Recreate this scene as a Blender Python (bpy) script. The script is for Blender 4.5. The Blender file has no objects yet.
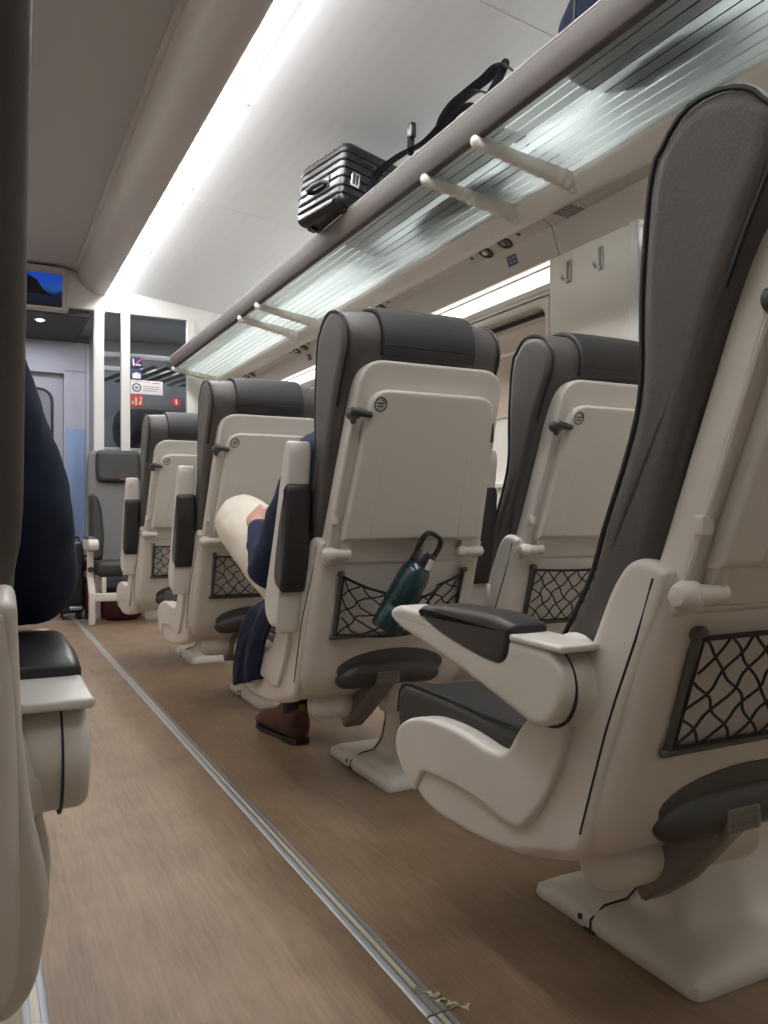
import bpy, bmesh, math, random
from mathutils import Vector, Matrix, noise

random.seed(7)
PI = math.pi
scene = bpy.context.scene
COL = scene.collection
sin, cos = math.sin, math.cos

# ------------------------------------------------------------------ materials
def mat(name, col, rough=.5, metal=0., spec=.5, bump=0., bscale=200., var=0., vscale=3., coat=0.):
    m = bpy.data.materials.new(name); m.use_nodes = True
    nt = m.node_tree; b = nt.nodes['Principled BSDF']
    b.inputs['Base Color'].default_value = (*col, 1)
    b.inputs['Roughness'].default_value = rough
    b.inputs['Metallic'].default_value = metal
    b.inputs['Specular IOR Level'].default_value = spec
    b.inputs['Coat Weight'].default_value = coat
    tc = nt.nodes.new('ShaderNodeTexCoord')
    if bump:
        n = nt.nodes.new('ShaderNodeTexNoise'); n.inputs['Scale'].default_value = bscale
        n.inputs['Detail'].default_value = 3
        nt.links.new(tc.outputs['Object'], n.inputs['Vector'])
        bp = nt.nodes.new('ShaderNodeBump'); bp.inputs['Strength'].default_value = bump
        bp.inputs['Distance'].default_value = .002
        nt.links.new(n.outputs['Fac'], bp.inputs['Height'])
        nt.links.new(bp.outputs['Normal'], b.inputs['Normal'])
    if var:
        n = nt.nodes.new('ShaderNodeTexNoise'); n.inputs['Scale'].default_value = vscale
        n.inputs['Detail'].default_value = 4
        nt.links.new(tc.outputs['Object'], n.inputs['Vector'])
        r = nt.nodes.new('ShaderNodeValToRGB')
        r.color_ramp.elements[0].position = .3; r.color_ramp.elements[1].position = .7
        r.color_ramp.elements[0].color = (*[c*(1-var) for c in col], 1)
        r.color_ramp.elements[1].color = (*[min(1, c*(1+var)) for c in col], 1)
        nt.links.new(n.outputs['Fac'], r.inputs['Fac'])
        nt.links.new(r.outputs['Color'], b.inputs['Base Color'])
    return m

def emit(name, col, s):
    m = bpy.data.materials.new(name); m.use_nodes = True
    nt = m.node_tree; b = nt.nodes['Principled BSDF']
    b.inputs['Base Color'].default_value = (*[min(1, c*.8) for c in col], 1)
    b.inputs['Emission Color'].default_value = (*col, 1)
    b.inputs['Emission Strength'].default_value = s
    return m

M = {}
M['shell'] = mat('seat_shell_plastic', (.63, .595, .545), .38, var=.03, vscale=6, bump=.05, bscale=900)
M['shell_dim'] = mat('tray_plastic', (.61, .575, .525), .42, bump=.06, bscale=900)
M['leather'] = mat('grey_leather', (.080, .071, .067), .47, bump=.25, bscale=260, var=.07, vscale=9)
M['leather_dark'] = mat('charcoal_leather', (.027, .0255, .025), .52, bump=.2, bscale=300, var=.08, vscale=9)
M['pad'] = mat('arm_pad_leather', (.024, .022, .022), .38, bump=.15, bscale=300)
M['padblack'] = mat('black_rubber', (.008, .008, .008), .6)
M['pipe'] = mat('dark_piping', (.012, .011, .011), .5)
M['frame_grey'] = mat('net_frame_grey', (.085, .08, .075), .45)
M['fabric'] = mat('light_grey_fabric', (.17, .168, .168), .8, bump=.3, bscale=500)
M['grey_plastic'] = mat('grey_plastic', (.045, .042, .04), .42, bump=.05, bscale=500)
M['dark_metal'] = mat('dark_metal', (.20, .185, .17), .38, metal=.6)
M['metal'] = mat('brushed_metal', (.45, .45, .46), .32, metal=.9)
M['chrome'] = mat('chrome', (.7, .7, .7), .15, metal=1)
M['cord'] = mat('elastic_cord', (.008, .008, .009), .7)
M['wall'] = mat('wall_panel_paint', (.70, .665, .605), .45, var=.02)
M['white_panel'] = mat('white_panel', (.66, .65, .63), .4)
M['ceil'] = mat('ceiling_panel', (.60, .60, .60), .5)
M['cove'] = mat('cove_plastic', (.42, .385, .365), .38)
M['lip'] = mat('rack_lip_plastic', (.085, .072, .065), .6, spec=.25)
M['rail'] = mat('rack_rail_plastic', (.60, .56, .52), .35)
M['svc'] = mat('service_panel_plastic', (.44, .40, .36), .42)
M['bracket'] = mat('bracket_plastic', (.60, .57, .52), .4)
M['alu'] = mat('anodised_aluminium', (.66, .68, .71), .35, metal=.35)
M['strip'] = mat('floor_strip_metal', (.38, .39, .41), .4, metal=.5)
M['glow'] = mat('yellow_strip_tape', (.55, .49, .34), .5)
M['navy'] = mat('navy_cloth', (.007, .015, .052), .85, bump=.3, bscale=400, var=.2, vscale=20)
M['navy2'] = mat('dark_navy_cloth', (.008, .018, .046), .85, bump=.3, bscale=400, var=.2, vscale=14)
M['navybag'] = mat('navy_nylon', (.003, .006, .020), .9, spec=.15, bump=.2, bscale=400)
M['beige'] = mat('cream_trousers', (.70, .64, .55), .85, bump=.25, bscale=350, var=.04, vscale=12)
M['skin'] = mat('skin', (.50, .27, .19), .5, var=.06, vscale=20)
M['hair'] = mat('hair', (.03, .02, .015), .6)
M['boot'] = mat('brown_suede', (.075, .028, .013), .75, bump=.3, bscale=300, var=.3, vscale=20)
M['sole'] = mat('boot_sole', (.015, .012, .01), .7)
M['sock'] = mat('black_sock', (.01, .01, .012), .9)
M['tag'] = mat('yellow_tag', (.16, .12, .03), .8)
M['blackcase'] = mat('black_case_shell', (.009, .009, .011), .36, coat=.1)
M['blackcloth'] = mat('black_nylon', (.014, .014, .018), .7, bump=.2, bscale=500)
M['strap'] = mat('strap_webbing', (.016, .016, .024), .75, bump=.3, bscale=600)
M['red'] = mat('red_case', (.13, .008, .016), .5)
M['darkred'] = mat('dark_red_bag', (.07, .004, .008), .6)
M['ink'] = mat('print_teal', (.02, .07, .085), .5)
M['inkred'] = mat('print_red', (.32, .02, .02), .5)
M['signnavy'] = mat('sign_navy', (.02, .025, .10), .4)
M['signwhite'] = mat('sign_white', (.78, .76, .78), .4)
M['signred'] = mat('sign_red', (.55, .03, .03), .4)
M['signpink'] = mat('print_pink', (.6, .12, .2), .4)
M['blue'] = mat('blue_button', (.015, .05, .28), .35)
M['black'] = mat('black_plastic', (.01, .01, .01), .35)
M['bay'] = mat('bay_wall', (.27, .265, .275), .5)
M['bayceil'] = mat('bay_ceiling', (.26, .265, .28), .5)
M['louver'] = mat('louver_metal', (.22, .23, .24), .4, metal=.3)
M['lilac'] = mat('lilac_panel', (.50, .49, .54), .4)
M['bluelight'] = mat('painted_blue_light', (.30, .40, .62), .3)  # colour carries the bluish light reflected on the vestibule wall
M['blind'] = mat('beige_blind', (.55, .46, .38), .8)
M['dark'] = mat('dark_cavity', (.02, .02, .022), .5)
M['light'] = emit('ceiling_diffuser', (.985, .99, 1.0), 32.0)
M['light_left'] = emit('left_ceiling_diffuser', (.985, .99, 1.0), 19.0)
M['walllight'] = emit('wall_diffuser', (1, .97, .90), 1.35)
M['spot'] = emit('spot_lens', (.9, .95, 1), 12)

def sheen(nt):
    # Schlick reflectance, the same from both sides of a thin sheet
    lw = nt.nodes.new('ShaderNodeLayerWeight'); lw.inputs['Blend'].default_value = .5
    p = nt.nodes.new('ShaderNodeMath'); p.operation = 'POWER'; p.inputs[1].default_value = 5
    nt.links.new(lw.outputs['Facing'], p.inputs[0])
    q = nt.nodes.new('ShaderNodeMath'); q.operation = 'MULTIPLY_ADD'; q.inputs[1].default_value = .9; q.inputs[2].default_value = .045
    nt.links.new(p.outputs[0], q.inputs[0]); return q

def glass(name, tint, alpha=.85, rough=.02):
    m = bpy.data.materials.new(name); m.use_nodes = True
    nt = m.node_tree; nt.nodes.clear()
    o = nt.nodes.new('ShaderNodeOutputMaterial')
    t = nt.nodes.new('ShaderNodeBsdfTransparent'); t.inputs[0].default_value = (*tint, 1)
    g = nt.nodes.new('ShaderNodeBsdfGlossy'); g.inputs['Roughness'].default_value = rough
    f = sheen(nt)
    mx = nt.nodes.new('ShaderNodeMixShader')
    nt.links.new(f.outputs[0], mx.inputs[0]); nt.links.new(t.outputs[0], mx.inputs[1])
    nt.links.new(g.outputs[0], mx.inputs[2]); nt.links.new(mx.outputs[0], o.inputs['Surface'])
    return m
M['clear'] = glass('rack_glass', (.96, .985, .98))
M['glass'] = glass('partition_glass', (.80, .82, .84))

def frosted():
    m = bpy.data.materials.new('frosted_rack_glass'); m.use_nodes = True
    nt = m.node_tree; nt.nodes.clear(); L = nt.links.new
    o = nt.nodes.new('ShaderNodeOutputMaterial')
    tr = nt.nodes.new('ShaderNodeBsdfTranslucent'); tr.inputs[0].default_value = (.88, .97, .96, 1)
    tp = nt.nodes.new('ShaderNodeBsdfTransparent'); tp.inputs[0].default_value = (.86, .95, .95, 1)
    df = nt.nodes.new('ShaderNodeBsdfDiffuse'); df.inputs[0].default_value = (.62, .70, .69, 1)
    gl = nt.nodes.new('ShaderNodeBsdfGlossy'); gl.inputs['Roughness'].default_value = .12
    clear = nt.nodes.new('ShaderNodeBsdfTransparent'); clear.inputs[0].default_value = (.86, .92, .92, 1)
    m1 = nt.nodes.new('ShaderNodeMixShader'); m1.inputs[0].default_value = .22
    L(tr.outputs[0], m1.inputs[1]); L(tp.outputs[0], m1.inputs[2])
    m1b = nt.nodes.new('ShaderNodeMixShader'); m1b.inputs[0].default_value = .06
    L(m1.outputs[0], m1b.inputs[1]); L(df.outputs[0], m1b.inputs[2])
    # clear lines running along the rack: bands of the object X coordinate
    tc = nt.nodes.new('ShaderNodeTexCoord'); sp = nt.nodes.new('ShaderNodeSeparateXYZ')
    L(tc.outputs['Object'], sp.inputs[0])
    a = nt.nodes.new('ShaderNodeMath'); a.operation = 'DIVIDE'; a.inputs[1].default_value = .036
    L(sp.outputs['X'], a.inputs[0])
    f = nt.nodes.new('ShaderNodeMath'); f.operation = 'FRACT'; L(a.outputs[0], f.inputs[0])
    lt = nt.nodes.new('ShaderNodeMath'); lt.operation = 'LESS_THAN'; lt.inputs[1].default_value = .13
    L(f.outputs[0], lt.inputs[0])
    m2 = nt.nodes.new('ShaderNodeMixShader')
    L(lt.outputs[0], m2.inputs[0]); L(m1b.outputs[0], m2.inputs[1]); L(clear.outputs[0], m2.inputs[2])
    fr = sheen(nt)
    m3 = nt.nodes.new('ShaderNodeMixShader')
    L(fr.outputs[0], m3.inputs[0]); L(m2.outputs[0], m3.inputs[1]); L(gl.outputs[0], m3.inputs[2])
    L(m3.outputs[0], o.inputs['Surface'])
    return m
M['frost'] = frosted()

def floor_mat():
    m = bpy.data.materials.new('wood_look_vinyl'); m.use_nodes = True
    nt = m.node_tree; L = nt.links.new; b = nt.nodes['Principled BSDF']
    tc = nt.nodes.new('ShaderNodeTexCoord')
    mp = nt.nodes.new('ShaderNodeMapping'); mp.inputs['Scale'].default_value = (26, 2.2, 1)
    L(tc.outputs['Object'], mp.inputs['Vector'])
    br = nt.nodes.new('ShaderNodeTexBrick'); br.inputs['Scale'].default_value = 1
    br.inputs['Brick Width'].default_value = 1.25; br.inputs['Row Height'].default_value = .17
    br.inputs['Mortar Size'].default_value = .0012; br.inputs['Mortar Smooth'].default_value = .2
    br.inputs['Bias'].default_value = 0
    rot = nt.nodes.new('ShaderNodeMapping'); rot.inputs['Rotation'].default_value = (0, 0, PI/2)
    L(tc.outputs['Object'], rot.inputs['Vector']); L(rot.outputs[0], br.inputs['Vector'])
    br.inputs['Color1'].default_value = (.30, .30, .30, 1); br.inputs['Color2'].default_value = (.70, .70, .70, 1)
    br.inputs['Mortar'].default_value = (.25, .25, .25, 1)
    n1 = nt.nodes.new('ShaderNodeTexNoise'); n1.inputs['Scale'].default_value = 1.6
    n1.inputs['Detail'].default_value = 7; n1.inputs['Roughness'].default_value = .65; n1.inputs['Distortion'].default_value = .9
    L(mp.outputs[0], n1.inputs['Vector'])
    mp2 = nt.nodes.new('ShaderNodeMapping'); mp2.inputs['Scale'].default_value = (140, 9, 1)
    L(tc.outputs['Object'], mp2.inputs['Vector'])
    n2 = nt.nodes.new('ShaderNodeTexNoise'); n2.inputs['Scale'].default_value = 1.; n2.inputs['Detail'].default_value = 4
    L(mp2.outputs[0], n2.inputs['Vector'])
    n3 = nt.nodes.new('ShaderNodeTexNoise'); n3.inputs['Scale'].default_value = 5; n3.inputs['Detail'].default_value = 3
    L(tc.outputs['Object'], n3.inputs['Vector'])
    r = nt.nodes.new('ShaderNodeValToRGB')
    e = r.color_ramp.elements
    e[0].position = .33; e[0].color = (.130, .082, .046, 1)
    e[1].position = .68; e[1].color = (.315, .215, .132, 1)
    x = r.color_ramp.elements.new(.5); x.color = (.217, .143, .086, 1)
    def mix(a, bb, fac, typ='MIX'):
        q = nt.nodes.new('ShaderNodeMix'); q.data_type = 'RGBA'; q.blend_type = typ
        q.inputs[0].default_value = fac
        L(a, q.inputs[6]); L(bb, q.inputs[7]); return q.outputs[2]
    v = mix(n1.outputs['Fac'], n2.outputs['Fac'], .45)
    v = mix(v, n3.outputs['Fac'], .38)
    v = mix(v, br.outputs['Color'], .16)
    L(v, r.inputs['Fac']); L(r.outputs['Color'], b.inputs['Base Color'])
    b.inputs['Roughness'].default_value = .5
    bp = nt.nodes.new('ShaderNodeBump'); bp.inputs['Strength'].default_value = .12; bp.inputs['Distance'].default_value = .001
    L(n2.outputs['Fac'], bp.inputs['Height']); L(bp.outputs[0], b.inputs['Normal'])
    return m
M['floor'] = floor_mat()

def perforated(name, col):
    m = mat(name, col, .55)
    nt = m.node_tree; L = nt.links.new; b = nt.nodes['Principled BSDF']
    tc = nt.nodes.new('ShaderNodeTexCoord')
    v = nt.nodes.new('ShaderNodeTexVoronoi'); v.inputs['Scale'].default_value = 130; v.inputs['Randomness'].default_value = 0
    L(tc.outputs['Object'], v.inputs['Vector'])
    r = nt.nodes.new('ShaderNodeValToRGB')
    r.color_ramp.elements[0].position = .20; r.color_ramp.elements[1].position = .30
    r.color_ramp.elements[0].color = (*[c*.90 for c in col], 1); r.color_ramp.elements[1].color = (*col, 1)
    L(v.outputs['Distance'], r.inputs['Fac']); L(r.outputs['Color'], b.inputs['Base Color'])
    return m
M['perf'] = perforated('perforated_ceiling_panel', (.33, .308, .295))
M['perf_white'] = perforated('perforated_white_panel', (.86, .87, .885))

def screen_mat():
    m = bpy.data.materials.new('screen_picture'); m.use_nodes = True
    nt = m.node_tree; L = nt.links.new; b = nt.nodes['Principled BSDF']
    tc = nt.nodes.new('ShaderNodeTexCoord'); sp = nt.nodes.new('ShaderNodeSeparateXYZ')
    L(tc.outputs['Generated'], sp.inputs[0])
    r = nt.nodes.new('ShaderNodeValToRGB'); e = r.color_ramp.elements
    e[0].position = .10; e[0].color = (.003, .004, .012, 1)
    e[1].position = .95; e[1].color = (.01, .10, .85, 1)
    x = e.new(.42); x.color = (.008, .02, .09, 1)
    x = e.new(.55); x.color = (.02, .17, .70, 1)
    n = nt.nodes.new('ShaderNodeTexNoise'); n.inputs['Scale'].default_value = 4; n.inputs['Detail'].default_value = 5
    L(tc.outputs['Generated'], n.inputs['Vector'])
    a = nt.nodes.new('ShaderNodeMath'); a.operation = 'MULTIPLY_ADD'; a.inputs[1].default_value = .35
    L(n.outputs['Fac'], a.inputs[0]); 
    s = nt.nodes.new('ShaderNodeMath'); s.operation = 'SUBTRACT'; s.inputs[1].default_value = .17
    L(sp.outputs['Z'], a.inputs[2]); L(a.outputs[0], s.inputs[0]); L(s.outputs[0], r.inputs['Fac'])
    b.inputs['Base Color'].default_value = (.01, .01, .01, 1)
    L(r.outputs['Color'], b.inputs['Emission Color']); b.inputs['Emission Strength'].default_value = .42
    return m
M['screen'] = screen_mat()

# ------------------------------------------------------------------ mesh helpers
MIR = [1]
def finish(name, bm, m, parent=None, label=None, angle=38):
    if MIR[0] < 0:
        for v in bm.verts: v.co.x = -v.co.x
        bmesh.ops.reverse_faces(bm, faces=bm.faces)
    bmesh.ops.recalc_face_normals(bm, faces=bm.faces)
    me = bpy.data.meshes.new(name); bm.to_mesh(me); bm.free()
    for p in me.polygons: p.use_smooth = True
    me.set_sharp_from_angle(angle=math.radians(angle))
    if m: me.materials.append(M[m])
    o = bpy.data.objects.new(name, me); COL.objects.link(o)
    if parent: o.parent = parent
    if label: o['label'] = label
    return o

def empty(name, loc, label, cat, group=None, rz=0):
    o = bpy.data.objects.new(name, None); o.empty_display_size = .1
    COL.objects.link(o); o.location = loc; o.rotation_euler = (0, 0, rz)
    tag(o, label, cat, group); return o

def tag(o, label=None, cat=None, group=None, kind=None):
    if label: o['label'] = label
    if cat: o['category'] = cat
    if group: o['group'] = group
    if kind: o['kind'] = kind
    return o

def structure(o): o['kind'] = 'structure'; return o

def loft(bm, rings, cap=True, closed=True, endless=False):
    vr = [[bm.verts.new(p) for p in r] for r in rings]
    n = len(vr[0])
    pairs = list(zip(vr, vr[1:])) + ([(vr[-1], vr[0])] if endless else [])
    for a, b in pairs:
        for i in range(n if closed else n-1):
            j = (i+1) % n
            try: bm.faces.new((a[i], a[j], b[j], b[i]))
            except ValueError: pass
    if cap and not endless:
        for r in (vr[0], vr[-1]):
            try: bm.faces.new(r)
            except ValueError: pass
    return bm

def area(p): return .5*sum(p[i][0]*p[(i+1) % len(p)][1]-p[(i+1) % len(p)][0]*p[i][1] for i in range(len(p)))

def inset(poly, d):
    n = len(poly); out = []
    if abs(d) < 1e-9: return [tuple(p) for p in poly]
    s = 1 if area(poly) > 0 else -1
    V = [Vector(p) for p in poly]
    for i in range(n):
        a, b, c = V[i-1], V[i], V[(i+1) % n]
        e1, e2 = (b-a), (c-b)
        if e1.length < 1e-9: e1 = e2
        if e2.length < 1e-9: e2 = e1
        n1 = Vector((-e1.y, e1.x)).normalized()*s; n2 = Vector((-e2.y, e2.x)).normalized()*s
        k = n1+n2
        if k.length < 1e-6: k = n1
        k.normalize()
        q = max(.5, k.dot(n1))
        out.append(b+k*(d/q))
    # edges that turned over are gathered into one point
    for _ in range(6):
        bad = [(out[(i+1) % n]-out[i]).dot(V[(i+1) % n]-V[i]) < -1e-12 for i in range(n)]
        if not any(bad) or all(bad): break
        st0 = next(i for i in range(n) if not bad[i-1] and True and not bad[i-1])
        i = 0
        while i < n:
            j0 = (st0+i) % n
            if bad[j0]:
                run = [j0]; m = 1
                while bad[(j0+m-1) % n] and m < n:
                    run.append((j0+m) % n); m += 1
                c = Vector((0, 0))
                for r in run: c += out[r]
                c /= len(run)
                for r in run: out[r] = c.copy()
                i += m
            else: i += 1
    return [tuple(p) for p in out]

def roundpoly(pts, r, seg=5):
    n = len(pts); out = []
    rr = r if isinstance(r, (list, tuple)) else [r]*n
    for i in range(n):
        a, b, c = Vector(pts[i-1]), Vector(pts[i]), Vector(pts[(i+1) % n])
        u = (a-b); v = (c-b); d = min(rr[i], u.length*.49, v.length*.49)
        if d < 1e-5: out.append(tuple(b)); continue
        p0 = b+u.normalized()*d; p1 = b+v.normalized()*d
        for k in range(seg+1):
            t = k/seg
            out.append(tuple(p0*(1-t)**2+b*2*t*(1-t)+p1*t*t))
    return out

def spline(pts, seg=4, closed=True):
    n = len(pts); out = []
    P = [Vector(p) for p in pts]
    rng = range(n) if closed else range(n-1)
    for i in rng:
        if closed: p0, p1, p2, p3 = P[i-1], P[i], P[(i+1) % n], P[(i+2) % n]
        else: p0, p1, p2, p3 = P[max(i-1, 0)], P[i], P[i+1], P[min(i+2, n-1)]
        for k in range(seg):
            t = k/seg
            out.append(tuple(.5*((2*p1)+(p2-p0)*t+(2*p0-5*p1+4*p2-p3)*t*t+(3*p1-p0-3*p2+p3)*t**3)))
    if not closed: out.append(tuple(P[-1]))
    return out

def prism(bm, poly, w0, w1, r=.004, seg=3, fn=None):
    """solid with a rounded rim; poly in (u,v), extruded along w; fn(u,v,w)->xyz"""
    fn = fn or (lambda u, v, w: (w, u, v))
    rings = []
    r = min(r, abs(w1-w0)*.49); sg = 1 if w1 > w0 else -1
    ks = [k/seg*PI/2 for k in range(seg+1)]
    ex = min(.004, r*.6)
    sec = lambda w, i: [fn(p[0], p[1], w) for p in inset(poly, i)]
    rings = [sec(w0, r+ex)]+[sec(w0+sg*r*(1-cos(a)), r*(1-sin(a))) for a in ks]
    rings += [sec(w1-sg*r*(1-cos(a)), r*(1-sin(a))) for a in reversed(ks)]+[sec(w1, r+ex)]
    return loft(bm, rings)

def box(bm, x0, x1, y0, y1, z0, z1, r=.0):
    if r <= 0:
        v = [bm.verts.new((x, y, z)) for x in (x0, x1) for y in (y0, y1) for z in (z0, z1)]
        for f in ((0, 1, 3, 2), (4, 6, 7, 5), (0, 4, 5, 1), (2, 3, 7, 6), (0, 2, 6, 4), (1, 5, 7, 3)):
            bm.faces.new([v[i] for i in f])
        return bm
    r = min(r, abs(x1-x0)*.49, abs(y1-y0)*.49, abs(z1-z0)*.49)
    poly = roundpoly([(x0, y0), (x1, y0), (x1, y1), (x0, y1)], r, 4)
    return prism(bm, poly, z0, z1, r, 3, lambda u, v, w: (u, v, w))

def tube(bm, pts, rad, n=10, flat=None, up=(0, 0, 1), capround=True):
    P = [Vector(p) for p in pts]; m = len(P)
    R = rad if isinstance(rad, (list, tuple)) else [rad]*m
    rings = []; ref = None
    T = []
    for i in range(m):
        t = (P[min(i+1, m-1)]-P[max(i-1, 0)])
        T.append(t.normalized() if t.length > 1e-9 else Vector((0, 0, 1)))
    ref = Vector(up)
    if abs(ref.dot(T[0])) > .95: ref = Vector((1, 0, 0))
    for i in range(m):
        ref = (ref-T[i]*ref.dot(T[i]))
        if ref.length < 1e-6: ref = T[i].orthogonal()
        ref.normalize(); s = T[i].cross(ref)
        fa, fb = (1, 1) if flat is None else flat
        rings.append([tuple(P[i]+(ref*cos(a)*fa+s*sin(a)*fb)*R[i]) for a in [2*PI*k/n for k in range(n)]])
    if capround:
        def capring(i, sgn):
            out = []
            for q in (.35, .7, .93):
                c = P[i]+T[i]*sgn*R[i]*q*min(1, (flat or (1, 1))[1])
                f = math.sqrt(1-q*q)
                out.append([tuple(c+(Vector(p)-P[i])*f) for p in rings[i]])
            return out
        rings = list(reversed(capring(0, -1)))+rings+capring(m-1, 1) if False else [*reversed(capring(0, -1)), *rings, *capring(m-1, 1)]
    return loft(bm, rings)

def lathe(bm, prof, n=20, origin=(0, 0, 0), axis=(0, 0, 1)):
    q = Vector((0, 0, 1)).rotation_difference(Vector(axis).normalized())
    O = Vector(origin)
    rings = [[tuple(O+q @ Vector((max(r, 1e-4)*cos(2*PI*k/n), max(r, 1e-4)*sin(2*PI*k/n), h))) for k in range(n)] for r, h in prof]
    return loft(bm, rings)

def cyl(bm, p0, p1, r, n=16, bev=.002):
    a = Vector(p0); d = Vector(p1)-a; h = d.length
    return lathe(bm, [(r-bev, 0), (r, bev), (r, h-bev), (r-bev, h)], n, p0, d)

def lerp(a, b, t): return a+(b-a)*t
def smooth(t): t = max(0, min(1, t)); return t*t*(3-2*t)
def NB(): return bmesh.new()

def voxel(parts, vox=.012, it=4, fold=0.):
    """union of closed shells into one continuous skin"""
    bm = NB()
    for f in parts: f(bm)
    bmesh.ops.recalc_face_normals(bm, faces=bm.faces)
    me = bpy.data.meshes.new('tmp'); bm.to_mesh(me); bm.free()
    o = bpy.data.objects.new('tmp', me); COL.objects.link(o)
    r = o.modifiers.new('r', 'REMESH'); r.mode = 'VOXEL'; r.voxel_size = vox
    s = o.modifiers.new('s', 'SMOOTH'); s.iterations = it; s.factor = .5
    dg = bpy.context.evaluated_depsgraph_get()
    me2 = bpy.data.meshes.new_from_object(o.evaluated_get(dg))
    out = NB(); out.from_mesh(me2)
    if fold:                # soft cloth folds
        out.normal_update()
        for v in out.verts:
            p = v.co
            q = noise.noise(Vector((p.x*9, p.y*9, p.z*17)))+.5*noise.noise(p*30)
            v.co = p+v.normal*(fold*q)
    bpy.data.objects.remove(o); bpy.data.meshes.remove(me); bpy.data.meshes.remove(me2)
    return out
# ------------------------------------------------------------------ the train seat
def P(z): return -.15-.33*(z-.472)          # rear plane of the reclined shell

BACK = spline([(.075, .47), (.045, .55), (0, .617), (-.055, .70), (-.10, .78), (-.152, .897), (-.170, .972), (-.171, 1.075),
               (-.183, 1.20), (-.207, 1.262), (-.250, 1.296), (-.312, 1.290), (-.353, 1.258), (-.366, 1.200), (-.333, 1.13),
               (-.300, 1.061), (-.268, .977), (-.240, .90), (-.210, .80), (-.178, .70), (-.130, .50), (-.06, .45)], 3)
NF = 11*3
def back_hw(z): return lerp(.238, .197, smooth((z-.80)/.42))
def back_pt(i, x, ins=0.):
    """point i of the side profile at fraction x of the half width"""
    y, z = BACK[i]
    if ins:
        y, z = inset(BACK, ins)[i]
    if i < NF:
        c = 1-min(1, abs(x))**2.5
        y -= .034*c*smooth((1.27-z)/.1)
    if z > 1.25: z -= .010*abs(x)**3
    k = .012*smooth((.80-z)/.10)
    return (x*((back_hw(z) if x > 0 else .236)-k), y, z)

def build_backrest():
    bm = NB()
    X = [(-1, .028), (-1, .020), (-.985, .008), (-.95, .002), (-.90, 0), (-.7, 0), (-.4, 0), (0, 0), (.4, 0), (.7, 0), (.90, 0), (.95, .002), (.985, .008), (1, .020), (1, .028)]
    loft(bm, [[back_pt(i, x, ins) for i in range(len(BACK))] for x, ins in X])
    return bm
def build_piping(s):
    bm = NB()
    return tube(bm, [Vector(back_pt(i, s*.965))+Vector((s*.002, .002, 0)) for i in range(3, NF+5)]+
                [Vector(back_pt(i, s*.955, .002))+Vector((s*.002, -.001, 0)) for i in range(NF+5, NF+13)], .0040, 6)
def build_headcover():
    """leather flap laid over the top of the headrest"""
    prof = [BACK[i] for i in range(8*3-1, 13*3+1)]
    closed = []
    def off(d):
        big = inset(BACK, -d)
        return [big[i] for i in range(7*3, 13*3+2)]
    a, b = off(.001), off(.013)
    ring = a+b[::-1]
    ringi = inset(ring, .003) if area(ring) else ring
    bm = NB()
    secs = []
    for x, k in ((-.142, 1), (-.139, 0), (-.05, 0), (.05, 0), (.112, 0), (.115, 1)):
        r = ringi if k else ring
        secs.append([(x, y-(.034*(1-(abs(x)/.22)**2.5)*smooth((1.27-z)/.1) if y > -.26 else 0), z-(.010*(abs(x)/.22)**3 if z > 1.25 else 0)) for y, z in r])
    loft(bm, secs)
    return bm
def build_headcover_seam():
    big = inset(BACK, -.0125); bm = NB()
    for dz in (39,):
        y, z = big[dz]
        tube(bm, [(-.138, y, z), (0, y, z), (.111, y, z)], .0022, 6)
    return bm

def rearmap(off):
    return lambda u, v, w: (u, P(v)+off+w, v)

PANEL = roundpoly([(-.226, .675), (.226, .675), (.196, 1.165), (-.196, 1.165)], [.01, .01, .055, .055], 7)
def crowned(poly, amt, z0):
    return [(x, z-(amt*(x/.2)**2 if z > z0 else 0)) for x, z in poly]
def build_panel():
    return prism(NB(), crowned(spline(PANEL, 1), .006, 1.12),   .050, -.004, .008, 3, rearmap(0))
def build_tray():
    p = roundpoly([(-.200, .735), (.200, .735), (.172, 1.098), (-.172, 1.098)], [.006, .006, .045, .045], 7)
    bm = prism(NB(), crowned(p, .010, 1.05), .0, -.030, .010, 4, rearmap(0))
    for s in (-1, 1):       # the two stubs that reach down to the hinges
        a, b = (.150, .194) if s > 0 else (-.194, -.168)
        prism(bm, roundpoly([(a, .70), (b, .70), (b, .745), (a, .745)], .004), .0, -.020, .004, 2, rearmap(0))
    # faint moulded edges of the folded leaf
    for s in (-1, 1):
        tube(bm, [(s*.128, P(.74)-.0285, .74), (s*.118, P(.95)-.0285, .95)], .0025, 6)
    return bm
def build_hinge(s):
    bm = NB(); z = .704; y = P(z)-.018
    if s < 0:
        cyl(bm, (-.222, y, z), (-.172, y-.002, z), .0125, 14, .004)
        lathe(bm, [(0, -.021), (.012, -.018), (.019, -.007), (.0205, .002), (.018, .013), (.011, .018), (0, .019)], 16, (-.222, y+.008, z-.002), (1, 0, 0))
        cyl(bm, (-.184, y, z), (-.168, y, z), .0142, 14, .003)
    else:
        cyl(bm, (.142, y, z), (.222, y+.002, z), .0135, 14, .004)
        cyl(bm, (.150, y, z), (.164, y, z), .0155, 14, .003)
    return bm
def build_tray_lever():
    """slim pivot strut beside the tray, left side"""
    bm = NB()
    tube(bm, [(-.222, P(.70)-.006, .70), (-.215, P(.80)-.006, .80), (-.206, P(.93)-.004, .93), (-.198, P(1.02)-.003, 1.02)], .007, 8, (1, .6), (1, 0, 0))
    box(bm, -.227, -.209, P(.79)-.012, P(.79)+.004, .775, .80, .003)
    return bm
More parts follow.
